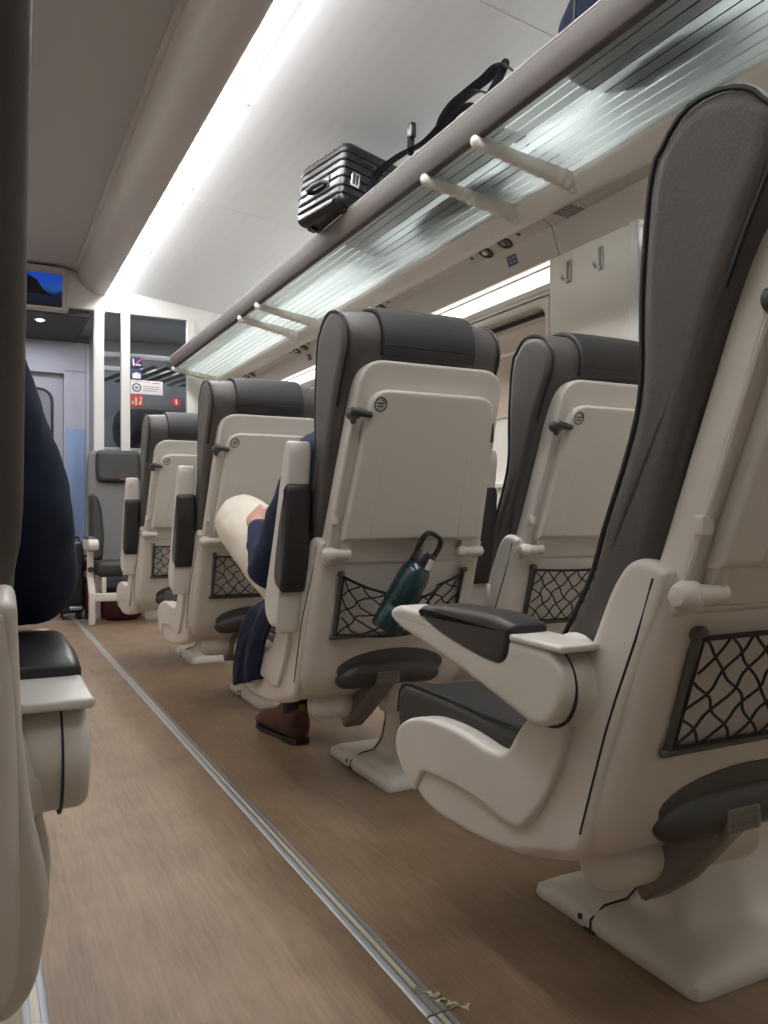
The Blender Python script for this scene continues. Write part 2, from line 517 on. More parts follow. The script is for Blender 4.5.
def build_hook():
    bm = NB(); z = 1.036; y = P(z)-.012
    cyl(bm, (-.208, y+.012, z), (-.208, y-.022, z), .0150, 14, .004)
    tube(bm, [(-.210, y-.014, z+.003), (-.196, y-.018, z+.002), (-.184, y-.021, z-.001), (-.174, y-.022, z-.003)], [.0125, .010, .009, .008], 10)
    tube(bm, [(-.209, y-.008, z-.004), (-.212, y-.010, z-.018)], [.009, .008], 8)
    return bm
def build_latch():
    return box(NB(), .176, .190, P(1.0)-.022, P(1.0)+.004, .985, 1.035, .003)
def build_sticker():
    bm = NB(); c = (-.148, 1.058); f = rearmap(-.0305)
    n = 28
    def ann(r0, r1, a0=0, a1=2*PI, w=0., k=n):
        full = abs(a1-a0) > 6.2
        m = k if full else k+1
        rs = [[f(c[0]+r*cos(a0+(a1-a0)*i/k), c[1]+r*sin(a0+(a1-a0)*i/k), ww) for i in range(m)] for r, ww in ((r0, 0), (r0, -.0008-w), (r1, -.0008-w), (r1, 0))]
        loft(bm, rs, cap=False, closed=full)
    ann(.0138, .0168)
    for dz, hw in ((.0025, .0085), (-.0045, .0075)):
        p = [(c[0]-hw, c[1]+dz-.0018), (c[0]+hw, c[1]+dz-.0018), (c[0]+hw, c[1]+dz+.0018), (c[0]-hw, c[1]+dz+.0018)]
        prism(bm, p, 0, -.0008, .0002, 1, f)
    return bm
def build_sticker_arc():
    bm = NB(); c = (-.148, 1.058); f = rearmap(-.0307)
    rs = [[f(c[0]+r*cos(.15+1.3*i/8), c[1]+r*sin(.15+1.3*i/8), w) for i in range(9)] for r, w in ((.0098, 0), (.0098, -.0008), (.0122, -.0008), (.0122, 0))]
    return loft(bm, rs, cap=False, closed=False)

FLANK = roundpoly([(-.226, .732), (-.170, .597), (-.131, .48), (-.088, .345), (-.055, .312), (.03, .283), (.158, .266), (.30, .260), (.365, .272), (.43, .312),
                   (.456, .352), (.445, .388), (.40, .414), (.33, .431), (.228, .434), (.125, .421), (.085, .428), (.042, .49), (-.055, .578), (-.083, .616),
                   (-.118, .70), (-.148, .738), (-.178, .747), (-.205, .738)],
                  [.022, .04, .05, .03, .04, .05, .05, .05, .04, .05, .04, .04, .05, .05, .05, .02, .03, .06, .06, .05, .04, .03, .025, .022], 4)
BAND = roundpoly([(.085, .430), (.125, .423), (.228, .435), (.33, .432), (.40, .415), (.446, .388), (.457, .352), (.43, .313), (.375, .278), (.362, .305), (.345, .328),
                  (.25, .336), (.149, .334), (.085, .322), (.05, .322), (.0, .37), (-.04, .44), (-.06, .50), (-.045, .555), (.042, .492)],
                 [.02, .02, .05, .05, .04, .03, .03, .03, .014, .02, .02, .05, .05, .04, .03, .05, .04, .03, .03, .06], 3)
def build_flank(s, flare=0.):
    bm = NB()
    prism(bm, FLANK, s*.205, s*.253, .012, 4)
    prism(bm, BAND, s*.235, s*.260, .008, 4)
    # collar that carries the arm hub
    lathe(bm, [(.035, 0), (.068, .001), (.064, .006), (.060, .011), (.057, .02), (.056, .024), (.04, .024)], 28, (s*.240, -.048, .566), (s, 0, 0))
    for v in bm.verts:      # the upper wing leans in to meet the backrest
        v.co.x -= s*.015*smooth((v.co.z-.50)/.20)
        if abs(v.co.x) > .23: v.co.x += s*flare*smooth((.56-v.co.z)/.12)*smooth((v.co.z-.30)/.14)-s*.040*max(0, (.375-v.co.z)/.115)**2*(1-smooth((v.co.y+.02)/.12))
    return bm
def build_rear_cover():
    """rear shell without a hollow; a dark plate stands for the footrest recess"""
    bm = NB(); rings = []
    def ring(z, hw, dy=0., th=.055):
        y = P(z)+dy; pts = []
        r = .032
        for k in range(7):
            a = k/6*PI/2
            pts.append((-hw+r*(1-sin(PI/2-a)) if False else -hw+r-r*cos(a), y+r-r*sin(a), z))
        for k in range(1, 8): pts.append((-hw+r+(2*hw-2*r)*k/8, y, z))
        for k in range(7):
            a = PI/2-k/6*PI/2
            pts.append((hw-r+r*cos(a), y+r-r*sin(a), z))
        pts.append((hw, y+th, z)); pts.append((0, y+th, z)); pts.append((-hw, y+th, z))
        return pts
    for z, hw, dy in ((.318, .200, .05), (.322, .215, .030), (.332, .228, .014), (.350, .239, .004), (.38, .246, 0), (.45, .246, 0), (.55, .243, 0), (.65, .239, 0), (.70, .237, 0), (.722, .236, .0), (.730, .233, .006)):
        rings.append(ring(z, hw, dy))
    loft(bm, rings)
    return bm
def build_seam(s):
    bm = NB()
    tube(bm, [(s*(.2532-.015*smooth((z-.50)/.20)), P(z)+.034, z) for z in (.365, .40, .44, .48, .52, .56, .60, .64, .68, .72)], .0018, 6)
    return bm
def build_recess_shade():
    """dark plate whose colour stands for the shade of the footrest hollow"""
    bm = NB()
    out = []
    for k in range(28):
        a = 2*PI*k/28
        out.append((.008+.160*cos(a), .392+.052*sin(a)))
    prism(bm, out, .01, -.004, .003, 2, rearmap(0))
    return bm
def build_footpad():
    bm = NB(); rings = []
    n = 20
    for t in [-1, -.985, -.94, -.85, -.7, -.5, -.25, 0, .25, .5, .7, .85, .94, .985, 1]:
        k = max(.02, (1-abs(t)**5))**.5
        x = .004+.156*t
        z0 = .380-.014*t*t
        rings.append([(x, P(.385)+.006+.034*k*cos(2*PI*i/n), z0+.038*k*sin(2*PI*i/n)) for i in range(n)])
    loft(bm, rings)
    return bm
def build_footarm():
    bm = NB()
    a = [(-.062, -.018, .236), (-.050, -.062, .280), (-.032, -.098, .326), (-.014, -.126, .358)]
    rings = []
    for i, (x, y, z) in enumerate(a):
        w = (.030, .030, .032, .034)[i]; t = (.020, .022, .018, .012)[i]
        nx = Vector((0, .62, .78))
        c = Vector((x, y, z))
        rings.append([tuple(c+Vector((dx, 0, 0))+nx*dn) for dx, dn in ((-w, -t), (-w*.8, -t*1.25), (w*.8, -t*1.25), (w, -t), (w, t), (-w, t))])
    loft(bm, rings)
    return bm
def build_footclip():
    bm = NB()
    fm = lambda u, v, w: (u, -.136+(.06*v)+w*.75, .345+1.0*v-w*.3)
    prism(bm, roundpoly([(-.047, 0), (.021, 0), (.021, .034), (-.047, .034)], .005), .0, -.022, .004, 2, fm)
    for k in range(5):
        v = .004+k*.0062
        tube(bm, [fm(-.039, v, -.023), fm(.013, v, -.023)], .0016, 6)
    return bm
def build_boss(s):
    bm = NB()
    if s < 0: return lathe(bm, [(.0, 0), (.022, .003), (.036, .016), (.042, .045), (.042, .110), (.037, .121), (.02, .125), (0, .125)], 22, (-.188, -.022, .284), (1, 0, 0))
    return lathe(bm, [(0, 0), (.02, .002), (.044, .012), (.048, .04), (.048, .10), (0, .102)], 22, (.02, -.022, .290), (1, 0, 0))
def build_pan():
    p = roundpoly([(-.07, .315), (.03, .290), (.158, .275), (.30, .268), (.40, .300), (.447, .352), (.43, .40), (.36, .415), (.0, .40), (-.07, .40)], [.02, .05, .05, .05, .04, .03, .03, .03, .02, .02], 3)
    return prism(NB(), p, -.225, .225, .01, 3)
def build_cushion():
    prof = roundpoly([(.02, .40), (.40, .372), (.475, .346), (.510, .352), (.520, .40), (.510, .448), (.480, .462), (.30, .461), (.12, .452), (.02, .47)],
                     [.01, .05, .02, .02, .04, .02, .02, .1, .1, .02], 4)
    bm = NB()
    secs = []
    for x, ins, dz in ((-.222, .019, 0), (-.222, .014, 0), (-.218, .005, 0), (-.207, 0, .002), (-.15, 0, -.006), (0, 0, -.011), (.15, 0, -.006), (.207, 0, .002), (.218, .005, 0), (.222, .014, 0), (.222, .019, 0)):
        q = inset(prof, ins) if ins else prof
        secs.append([(x, y, z+(dz if z > .43 else 0)) for y, z in q])
    return loft(bm, secs)
def build_cushion_piping(s):
    bm = NB()
    tube(bm, [(s*.2155, .06, .462), (s*.2155, .2, .459), (s*.2155, .32, .462), (s*.2155, .46, .463), (s*.2155, .498, .458), (s*.2155, .512, .440), (s*.2155, .520, .40)], .0034, 6)
    return bm
ARM = roundpoly([(1.045*a_, 1.03*b_) for a_, b_ in [(-.030, .050), (.03, .055), (.20, .066), (.388, .068), (.412, .058), (.414, .045), (.385, .030), (.20, -.006), (.034, -.048), (0, -.058), (-.040, -.042), (-.057, 0), (-.050, .030)]],
                [.02, .02, .05, .02, .01, .015, .02, .05, .03, .05, .05, .05, .03], 4)
ARMPAD = roundpoly([(1.045*a_, 1.03*b_) for a_, b_ in [(.045, .074), (.10, .084), (.25, .083), (.30, .076), (.316, .066), (.285, .050), (.23, .033), (.12, .014), (.075, .012), (.055, .026)]],
                   [.01, .05, .05, .03, .008, .03, .05, .04, .02, .02], 4)
def build_arm(w):
    bm = prism(NB(), ARM, -w/2, w/2, .010, 4)
    prism(bm, roundpoly([(-.060, .052), (.055, .053), (.055, .064), (-.060, .062)], .004), -w/2-.003, w/2+.004, .004, 3)   # cap plate of the hub
    return bm
def build_arm_groove(w, s):
    # dark ring between the arm and the fixed hub
    return lathe(NB(), [(.03, 0), (.0603, .0002), (.0603, .0024), (.03, .0026)], 32, (s*-.008, 0, 0), (s, 0, 0))
def build_armpad(w):
    bm = NB()
    secs = []
    return prism(bm, ARMPAD, -w/2-.0035, w/2+.0035, .012, 5)
def build_pedestal(x0, x1, xa=None):
    bm = NB(); rings = []
    # foot: long plate with a sloping rim; column flares out of it
    def ring(a, b, c, d, z, r=.03):
        return [(u, v, z) for u, v in roundpoly([(a, c), (b, c), (b, d), (a, d)], r, 5)]
    L = [(0, 0, 0, .43, 0, .02), (-.002, .002, -.002, .435, .006, .02), (0, 0, .0, .43, .022, .02), (.012, -.012, .012, .41, .036, .03),
         (.034, -.034, .032, .37, .042, .04), (.066, -.066, .085, .30, .050, .05), (.078, -.078, .100, .275, .062, .05), (.086, -.086, .110, .262, .09, .05), (.094, -.094, .120, .25, .14, .05),
         (.096, -.096, .124, .24, .20, .05), (.090, -.090, .11, .245, .272, .05), (.086, -.086, .10, .25, .284, .05)]
    for a, b, c, d, z, r in L: rings.append(ring(x0+a, x1+b, c, d, z, r))
    return loft(bm, rings)
def build_pedestal_joint(x0):
    bm = NB()
    tube(bm, [(x0-.003, .255, .002), (x0-.0015, .255, .024), (x0+.034, .255, .0445), (x0+.072, .235, .058), (x0+.088, .21, .10), (x0+.0965, .20, .17), (x0+.093, .20, .262)], .0022, 6)
    cyl(bm, (x0+.002, .285, .018), (x0-.004, .285, .018), .006, 10, .001)
    box(bm, x0-.004, x0+.02, .243, .272, .0, .006)
    return bm
def build_netframe(right=True):
    bm = NB()
    fm = rearmap(0)
    path = [(-.178, .655), (-.176, .50), (-.172, .492), (.172, .492), (.176, .50), (.178, .655)]
    for a, b, w in (((-.180, .655), (-.176, .486), .006), ((.180, .655), (.176, .486), .006), ((-.182, .487), (.182, .487), .0072)):
        tube(bm, [fm(a[0], a[1], -.007), fm(lerp(a[0], b[0], .5), lerp(a[1], b[1], .5), -.007), fm(b[0], b[1], -.007)], w, 8, (1, 1))
    for s in (-1, 1): cyl(bm, fm(s*.180, .650, .004), fm(s*.180, .655, -.018), .0075, 10, .002)
    return bm
def build_netback():
    return prism(NB(), roundpoly([(-.178, .49), (.178, .49), (.178, .64), (-.178, .64)], .01), .004, -.001, .001, 1, rearmap(0))
def build_net(sag=0., bulge=None, seed=1):
    rnd = random.Random(seed); bm = NB()
    x0, x1, z0 = -.174, .174, .494
    ph = [rnd.uniform(0, 6.28) for _ in range(12)]
    def top(u):
        return .645-sag*(1-(2*abs(u-.5))**1.7)
    def pos(u, v):
        j = .004*sin(9*u+ph[0]+4*v)+.003*sin(17*v+ph[1]+5*u)
        k = .004*sin(11*u+ph[2])*sin(3.1*v)
        x = lerp(x0, x1, u)+j*(1 if 0 < u < 1 else 0)
        z = lerp(z0, top(u), v)+k
        y = -.014-.006*sin(PI*u)*sin(PI*min(1, v+.2))
        if bulge:
            bx, bw, bd, bs = bulge
            t = (x-(bx+bs*(z-.55)))/bw
            if abs(t) < 1.6: y -= bd*max(0, 1-(t/1.6)**2)**.6
        return Vector((x, P(z)+y, z))
    nu, nv = 7, 3
    for fam in (1, -1):
        for c in range(-nv, nu+1) if fam > 0 else range(0, nu+nv+1):
            seg = []
            for k in range(0, 25):
                v = k/24
                u = (c+nv*v)/nu if fam > 0 else (c-nv*v)/nu
                # wavy cords, knotted where they cross
                u += .012*sin(6*PI*v+ph[3+abs(c) % 6])*(v*(1-v)*4)
                if -.001 <= u <= 1.001: seg.append(pos(max(0, min(1, u)), v))
            if len(seg) > 2: tube(bm, seg, .0021, 6)
    tube(bm, [pos(k/20, 1) for k in range(21)], .0036, 8)
    tube(bm, [pos(k/20, 0) for k in range(21)], .0024, 6)
    for u in (0, 1): tube(bm, [pos(u, k/8) for k in range(9)], .0022, 6)
    return bm
def build_wallbeam():
    bm = NB()
    box(bm, .14, .385, .02, .10, .24, .30, .01)
    return bm

CACHE = {}
def part(key, fn, name, m, parent, label=None, angle=38):
    k = (key, MIR[0])
    if k in CACHE:
        o = bpy.data.objects.new(name, CACHE[k]); COL.objects.link(o); o.parent = parent
    else:
        o = finish(name, fn(), m, parent, None, angle); CACHE[k] = o.data
    if label: o['label'] = label
    return o

ARMW = .068
def seat(loc, label, group, arm='up', inner='up', net=None, pedestal=(.062, .575), mirror=False, wall=False, plain=False):
    MIR[0] = -1 if mirror else 1
    t = empty('train_seat', loc, label, 'seat', group)
    b = part('back', build_backrest, 'backrest', 'leather', t)
    for q in (() if plain else (-1, 1)): part('pipe%d' % q, lambda: build_piping(q), 'piping', 'pipe', b)
    if plain: b.scale.x = 1.03
    h = part('hcov', build_headcover, 'headrest_cover', 'leather_dark', t, 'charcoal leather flap over the headrest')
    part('hseam', build_headcover_seam, 'seam', 'pipe', h)
    if not plain:
        part('panel', build_panel, 'back_panel', 'shell', t)
        tr = part('tray', build_tray, 'folding_tray', 'shell_dim', t)
        part('stk', build_sticker, 'sticker', 'ink', tr, 'round teal printed sticker')
        part('stkr', build_sticker_arc, 'sticker_arc', 'inkred', tr, 'small red arc of the sticker')
        part('hingeL', lambda: build_hinge(-1), 'tray_hinge', 'shell', t)
        part('hingeR', lambda: build_hinge(1), 'tray_hinge', 'shell', t)
        part('lever', build_tray_lever, 'tray_strut', 'shell_dim', t)
        part('hook', build_hook, 'coat_knob', 'grey_plastic', t, 'dark grey turning knob')
        part('latch', build_latch, 'tray_latch', 'grey_plastic', t)
    fl = .016 if plain else 0.
    part('flankL%.2f' % (fl*10), lambda: build_flank(-1, fl), 'side_shell', 'shell', t)
    part('flankR%.2f' % (fl*10), lambda: build_flank(1, fl), 'side_shell', 'shell', t)
    r = part('rear', build_rear_cover, 'rear_shell', 'shell', t)
    for q in (() if plain else (-1, 1)): part('seam%d' % q, lambda: build_seam(q), 'shell_seam', 'pipe', r)
    if not plain: part('rec', build_recess_shade, 'recess_shade', 'frame_grey', t)  # shade of the recess, made as a dark plate on the shell
    part('pan', build_pan, 'seat_pan', 'shell', t)
    for q in (-1, 1): part('boss%d' % q, lambda: build_boss(q), 'pivot_boss', 'shell', t)
    c = part('cush', build_cushion, 'cushion', 'leather_dark', t)
    for q in (-1, 1): part('cpipe%d' % q, lambda: build_cushion_piping(q), 'piping', 'pipe', c)
    if not plain:
        part('fpad', build_footpad, 'footrest_pad', 'grey_plastic', t, 'dark rubber footrest bar')
        fa = part('farm', build_footarm, 'footrest_arm', 'dark_metal', t)
        part('fclip', build_footclip, 'footrest_clip', 'dark_metal', fa)
        part('nfr', build_netframe, 'net_frame', 'frame_grey', t)
        k = net or dict(sag=.006, seed=2)
        part('net'+repr(sorted(k.items())), lambda: build_net(**k), 'elastic_net', 'cord', t)
    if pedestal:
        pd = part('ped%.3f' % pedestal[0], lambda: build_pedestal(*pedestal), 'pedestal', 'shell', t)
        part('pedj%.3f' % pedestal[0], lambda: build_pedestal_joint(pedestal[0]), 'pedestal_joint', 'dark', pd)
    if wall: part('beam', build_wallbeam, 'wall_bracket', 'dark_metal', t)
    def armrest(x, state, w, s):
        m = MIR[0]
        a = part('arm%.3f' % w, lambda: build_arm(w), 'armrest', 'shell', t)
        a.location = (m*x, -.048, .566)
        a.rotation_euler = (math.radians(99) if state == 'up' else math.radians(0), 0, 0)
        part('apad%.3f' % w, lambda: build_armpad(w), 'arm_pad', 'padblack' if False else 'pad', a, 'black padded top')
        part('agr%.3f%d' % (w, s), lambda: build_arm_groove(w, s), 'hub_groove', 'dark', a)
    if arm: armrest(-.274, arm, .064, 1)
    if inner: armrest(.290, inner, .0621, -1)
    MIR[0] = 1
    return t

XC, Y0, PITCH = .985, .934, 1.11
G = 'grey and white train seats'
rows = []
rows.append(seat((XC, Y0, 0), 'nearest grey leather train seat at right with its armrest lowered into the aisle', G, arm='down', inner='up', net=dict(sag=.0, seed=5)))
rows.append(seat((XC, Y0+PITCH, 0), 'train seat with a teal bottle in its rear net and a raised armrest', G,
                 net=dict(sag=.055, seed=3, bulge=(-.025, .058, .078, .46))))
rows.append(seat((XC+.592, Y0+PITCH, 0), 'window seat beside the seat with the bottle, under the coat hooks', G, arm=None, inner=None, pedestal=None, wall=True))
rows.append(seat((XC-.020, Y0+2*PITCH+.015, 0), 'train seat directly in front of the passenger in cream trousers', G))
rows.append(seat((XC-.030, Y0+3*PITCH+.02, 0), 'farthest forward-facing train seat, just before the seat that faces the camera', G))
LX = -.211
rows.append(seat((LX, Y0-.03, 0), 'train seat cut by the left picture edge, carrying a navy sleeve on its armrest', G, arm='down', inner=None, pedestal=(-.16, .16), mirror=True, plain=True))
# ------------------------------------------------------------------ the carriage
WX, WL = 1.97, -.80           # side walls
YB, YP, YE = -2.6, 6.80, 7.95 # rear wall, partition, vestibule end wall

def st(name, bm, m, parent=None, angle=38): return structure(finish(name, bm, m, parent, angle))
def xprism(poly_xz, y0, y1, r=.0):
    """profile in (x,z) run along Y"""
    fn = lambda u, v, w: (u, w, v)
    if r: return prism(NB(), poly_xz, y0, y1, r, 3, fn)
    return loft(NB(), [[(x, y, z) for x, z in poly_xz] for y in (y0, y1)])

st('floor', box(NB(), WL-.05, WX+.05, YB-.05, YE+.1, -.05, 0), 'floor')
st('wall_left', box(NB(), WL-.05, WL, YB, YE, 0, 2.6), 'wall')
st('wall_rear', box(NB(), WL-.05, WX+.05, YB-.05, YB, 0, 2.9), 'white_panel')
# right wall: built round its window openings
WIN = [(.05, 1.90), (2.47, 4.20), (4.66, 6.36)]
WZ0, WZ1 = .92, 1.640
bm = NB()
box(bm, WX, WX+.05, YB, YE, 0, WZ0); box(bm, WX, WX+.05, YB, YE, WZ1, 2.62)
edges = [YB]+[e for w in WIN for e in w]+[YE]
for a, b in zip(edges[::2], edges[1::2]): box(bm, WX, WX+.05, a, b, WZ0, WZ1)
st('wall_right', bm, 'wall')
for i, (a, b) in enumerate(WIN):
    n = 8
    inner = roundpoly([(a+.02, WZ0+.02), (b-.02, WZ0+.02), (b-.02, WZ1-.018), (a+.02, WZ1-.018)], .075, n)
    k = len(inner)//4
    corners = [(a-.005, WZ0-.005), (b+.005, WZ0-.005), (b+.005, WZ1+.005), (a-.005, WZ1+.005)]
    outer = [corners[j] for j in range(4) for _ in range(k)]
    x0 = WX-.012
    f = lambda p, x: (x, p[0], p[1])
    bm = NB()
    loft(bm, [[f(p, WX+.002) for p in outer], [f(p, x0) for p in outer], [f(p, x0) for p in inset(inner, -.008)], [f(p, x0+.008) for p in inner], [f(p, WX+.07) for p in inner]], cap=False)
    w = st('window_%d' % (i+1), bm, 'wall')
    finish('window_pane', box(NB(), WX+.066, WX+.07, a+.0, b-.0, WZ0, WZ1), 'dark', w)
    finish('blind_cassette', box(NB(), WX+.045, WX+.066, a+.01, b-.01, WZ1-.060, WZ1-.045), 'svc', w)
    finish('blind', box(NB(), WX+.048, WX+.052, a+.012, b-.012, WZ0+.3, WZ1-.060), 'blind', w)
    finish('blind_bar', box(NB(), WX+.040, WX+.056, a+.012, b-.012, 1.475, 1.49, .003), 'wall', w)
    finish('lower_blind', box(NB(), WX+.054, WX+.057, a+.012, b-.012, WZ0, 1.48), 'wall', w)

# ceiling: flat perforated centre, light coves and slanting outer panels
CZ = 2.75
bm = box(NB(), .05, .715, YB, YP, CZ, CZ+.03)
st('ceiling', bm, 'perf')
def cove(mir):
    m = (lambda x: x) if mir > 0 else (lambda x: .76-x)
    arc = [(.70+.205*(1-cos(a)), CZ-.178*sin(a)) for a in [PI/2*k/14 for k in range(15)]]
    pr = [(m(x), z) for x, z in [(.672, CZ+.02), (.672, CZ-.012), (.700, CZ-.014)]+arc+[(.918, 2.584), (.918, CZ+.02)]]
    o = st('trim_%d' % (1 if mir > 0 else 2), xprism(pr, YB, YP-.001), 'cove', None, 30)
    # luminous strip behind the lip
    t = empty('ceiling_light', (m(.97), YB, 2.62), 'long white light strip glowing along the ceiling beside the suitcase' if mir > 0 else
              'second long ceiling light strip hidden above the left seat row', 'light')
    t.location = (0, 0, 0)
    q = [(m(x), z) for x, z in [(.921, 2.588), (1.020, 2.640), (1.016, 2.650), (.921, 2.604)]]
    finish('diffuser', xprism(q, -.5, YP-.005), 'light' if mir > 0 else 'light_left', t)
    q = [(m(x), z) for x, z in [(1.021, 2.633), (1.030, 2.634), (1.030, 2.66), (1.021, 2.66)]]
    finish('housing', xprism(q, YB+.01, YP-.005), 'white_panel', t)
    return t
cove(1); cove(-1)
def zc(x): return 2.632-.118*(x-1.03)
seams = [YB, -2.27, .02, 2.31, 4.60, YP]
k = 0
for a, b in zip(seams, seams[1:]):
    q = [(1.031, zc(1.031)), (WX, zc(WX)), (WX, zc(WX)+.03), (1.031, zc(1.031)+.03)]
    p = st('trim_%d' % (3+k), xprism(q, a+.0025, b-.0025), 'perf_white'); k += 1
    for y in ([a+.12, (a+b)/2, b-.12] if b-a > 1 else []):
        finish('ceiling_bolt', lathe(NB(), [(0, -.006), (.006, -.005), (.009, -.001), (.009, .002), (0, .002)], 12, (1.068, y, zc(1.068)), (0, 0, 1)), 'metal', p)
q = [(1.031, zc(1.031)+.031), (WX, zc(WX)+.031), (WX, 2.9), (1.031, 2.9)]
st('trim_%d' % (3+k), xprism(q, YB, YP), 'white_panel'); k += 1
q = [(.76-1.031, zc(1.031)), (WL, 2.55), (WL, 2.58), (.76-1.031, zc(1.031)+.03)]
st('trim_%d' % (3+k), xprism(q, YB, YP), 'perf_white'); k += 1
TR = 3+k

# end partition: header, posts and glass
st('wall_end', box(NB(), WL, WX, YP, YP+.05, 2.452, 2.95), 'white_panel')
gp = empty('glass_partition', (1.2, YP, 0), 'glass end partition with white posts behind the last seats', 'partition')
gp.location = (0, 0, 0)
POST = [(.826, .903, 'alu'), (1.035, 1.106, 'alu'), (1.572, 1.640, 'alu')]
for a, b, m in POST: finish('post', box(NB(), a, b, YP-.012, YP+.05, 0, 2.452, .006), 'white_panel', gp)
for a, b in ((.903, 1.035), (1.106, 1.572)): finish('pane', box(NB(), a, b, YP+.012, YP+.020, .05, 2.452), 'glass', gp, 'clear glass pane')
finish('foot_rail', box(NB(), .826, 1.64, YP-.005, YP+.045, 0, .05, .004), 'alu', gp)
st('trim_%d' % TR, box(NB(), 1.64, WX, YP, YP+.05, 0, 2.452), 'wall'); TR += 1
st('trim_%d' % TR, box(NB(), WL, -.06, YP, YP+.05, 0, 2.452), 'white_panel'); TR += 1

# vestibule and luggage bay behind it
st('trim_%d' % TR, box(NB(), WL, .80, YP+.05, YE, 2.40, 2.43), 'lip'); TR += 1
st('trim_%d' % TR, box(NB(), .80, WX, YP+.05, YE, 2.46, 2.49), 'bayceil'); TR += 1
st('trim_%d' % TR, box(NB(), .92, WX, YE-.02, YE+.03, 0, 2.46), 'bay'); TR += 1
st('trim_%d' % TR, box(NB(), WX-.02, WX-.001, YP+.05, YE-.02, 0, 2.46), 'bay'); TR += 1
# end wall with door recess
bm = NB()
box(bm, .70, .92, YE-.02, YE+.05, 0, 2.40); box(bm, WL, .70, YE-.02, YE+.05, 2.11, 2.40); box(bm, WL, .0, YE-.02, YE+.05, 0, 2.11)
w = st('wall_vestibule', bm, 'lilac')
finish('panel_joint', box(NB(), .885, .892, YE-.024, YE-.019, 0, 2.40), 'bay', w)
finish('panel_joint', box(NB(), .70, .885, YE-.024, YE-.019, 2.13, 2.138), 'bay', w)
finish('painted_reflection', box(NB(), .712, .882, YE-.028, YE-.019, .05, 1.60, .003), 'bluelight', w, 'pale blue light painted on the lower wall')  # blue light on the wall, put into the colour of a thin sheet
d = st('door_1', box(NB(), .0, .70, YE+.06, YE+.10, 0, 2.11), 'lilac')
ring_o = roundpoly([(.12, 1.0), (.62, 1.0), (.62, 1.98), (.12, 1.98)], .15, 8)
bm = NB(); f = lambda p, y: (p[0], y, p[1])
loft(bm, [[f(p, YE+.06) for p in ring_o], [f(p, YE+.045) for p in inset(ring_o, .005)], [f(p, YE+.045) for p in inset(ring_o, .025)], [f(p, YE+.06) for p in inset(ring_o, .03)]], cap=False)
finish('window_gasket', bm, 'black', d)
finish('door_pane', prism(NB(), inset(ring_o, .028), YE+.050, YE+.062, .001, 1, lambda u, v, w: (u, w, v)), 'bay', d)
t = empty('spotlight', (.444, 7.10, 2.40), 'small round spotlight in the vestibule ceiling under the screen', 'light')
finish('rim', lathe(NB(), [(.030, 0), (.048, 0), (.050, -.004), (.046, -.008), (.032, -.008), (.030, -.004)], 24), 'chrome', t)
finish('lens', lathe(NB(), [(0, -.018), (.02, -.015), (.031, -.006), (.032, 0), (0, 0)], 24), 'spot', t)
ld = bpy.data.lights.new('vestibule_lamp', 'AREA'); ld.energy = 7; ld.size = .4; ld.color = (.82, .88, 1)
lo = bpy.data.objects.new('vestibule_lamp', ld); COL.objects.link(lo); lo.location = (.444, 7.3, 2.38)
tag(lo, 'soft lamp of the vestibule ceiling behind the small spotlight', 'light')

ld = bpy.data.lights.new('bay_fill', 'AREA'); ld.energy = 6; ld.size = .5; ld.color = (.92, .95, 1)  # unseen area light added to brighten the luggage bay
lo = bpy.data.objects.new('bay_fill', ld); COL.objects.link(lo); lo.location = (1.45, 7.25, 2.45)
tag(lo, 'added fill light for the luggage bay behind the partition glass', 'light')
# screen hanging from the header
t = empty('information_screen', (.395, 6.72, 2.58), 'blue mountain picture on a ceiling screen above the aisle', 'screen')
t.location = (0, 0, 0)
finish('housing', box(NB(), .165, .625, 6.70, 6.79, 2.392, 2.735, .012), 'cove', t)
finish('bezel', box(NB(), .188, .602, 6.694, 6.702, 2.400, 2.722, .003), 'svc', t)
finish('display', box(NB(), .21,   .578, 6.690, 6.696, 2.415, 2.668), 'screen', t, 'lit blue picture')
finish('mountain', prism(NB(), [(.21, 2.50), (.21, 2.60), (.30, 2.635), (.345, 2.64), (.40, 2.61), (.44, 2.545), (.50, 2.50)], 6.691, 6.6885, .0003, 1, lambda u, v, w: (u, w, v)), 'black', t)

# luggage shelf in the bay
ls = empty('luggage_shelf', (1.4, 7.4, 0), 'louvred metal luggage shelf seen through the partition glass', 'shelf')
ls.location = (0, 0, 0)
for y0, z, rise in ((7.10, 2.14, 0), (7.55, 2.10, 0)):
    finish('rail', box(NB(), .93, 1.94, y0, y0+.03, z, z+.045, .008), 'wall', ls)
for i in range(7):
    x = 1.15+.115*i
    bm = NB(); a = Vector((x-.16, 7.50, 2.0)); b = Vector((x+.12, 7.13, 2.10))
    tube(bm, [a, (a+b)/2, b], .042, 8, (.25, 1), (0, 0, 1), False)
    finish('slat', bm, 'louver', ls)
finish('lower_rail', box(NB(), .93, 1.94, 7.10, 7.13, 1.33, 1.375, .008), 'wall', ls)
finish('shelf_board', box(NB(), .93, 1.94, 7.13, 7.90, 1.34, 1.36), 'louver', ls)
for x in (.98, 1.90): finish('upright', box(NB(), x-.012, x+.012, 7.48, 7.51, 0, 2.44, .003), 'louver', ls)
bm = NB()
rings = []
for k_, r in ((0, .02), (.015, .10), (.05, .145), (.2, .16), (.4, .165), (.55, .155), (.63, .13), (.66, .06), (.665, .01)):
    rings.append([(1.05+k_*1.15, 7.36+1.2*r*cos(2*PI*i/20), 1.36+.20+1.25*r*.93*sin(2*PI*i/20)*(1 if sin(2*PI*i/20) > 0 else .95)) for i in range(20)])
t = finish('duffel_bag', loft(bm, rings), 'blackcloth'); tag(t, 'dark duffel bag lying on the shelf behind the partition glass', 'bag')
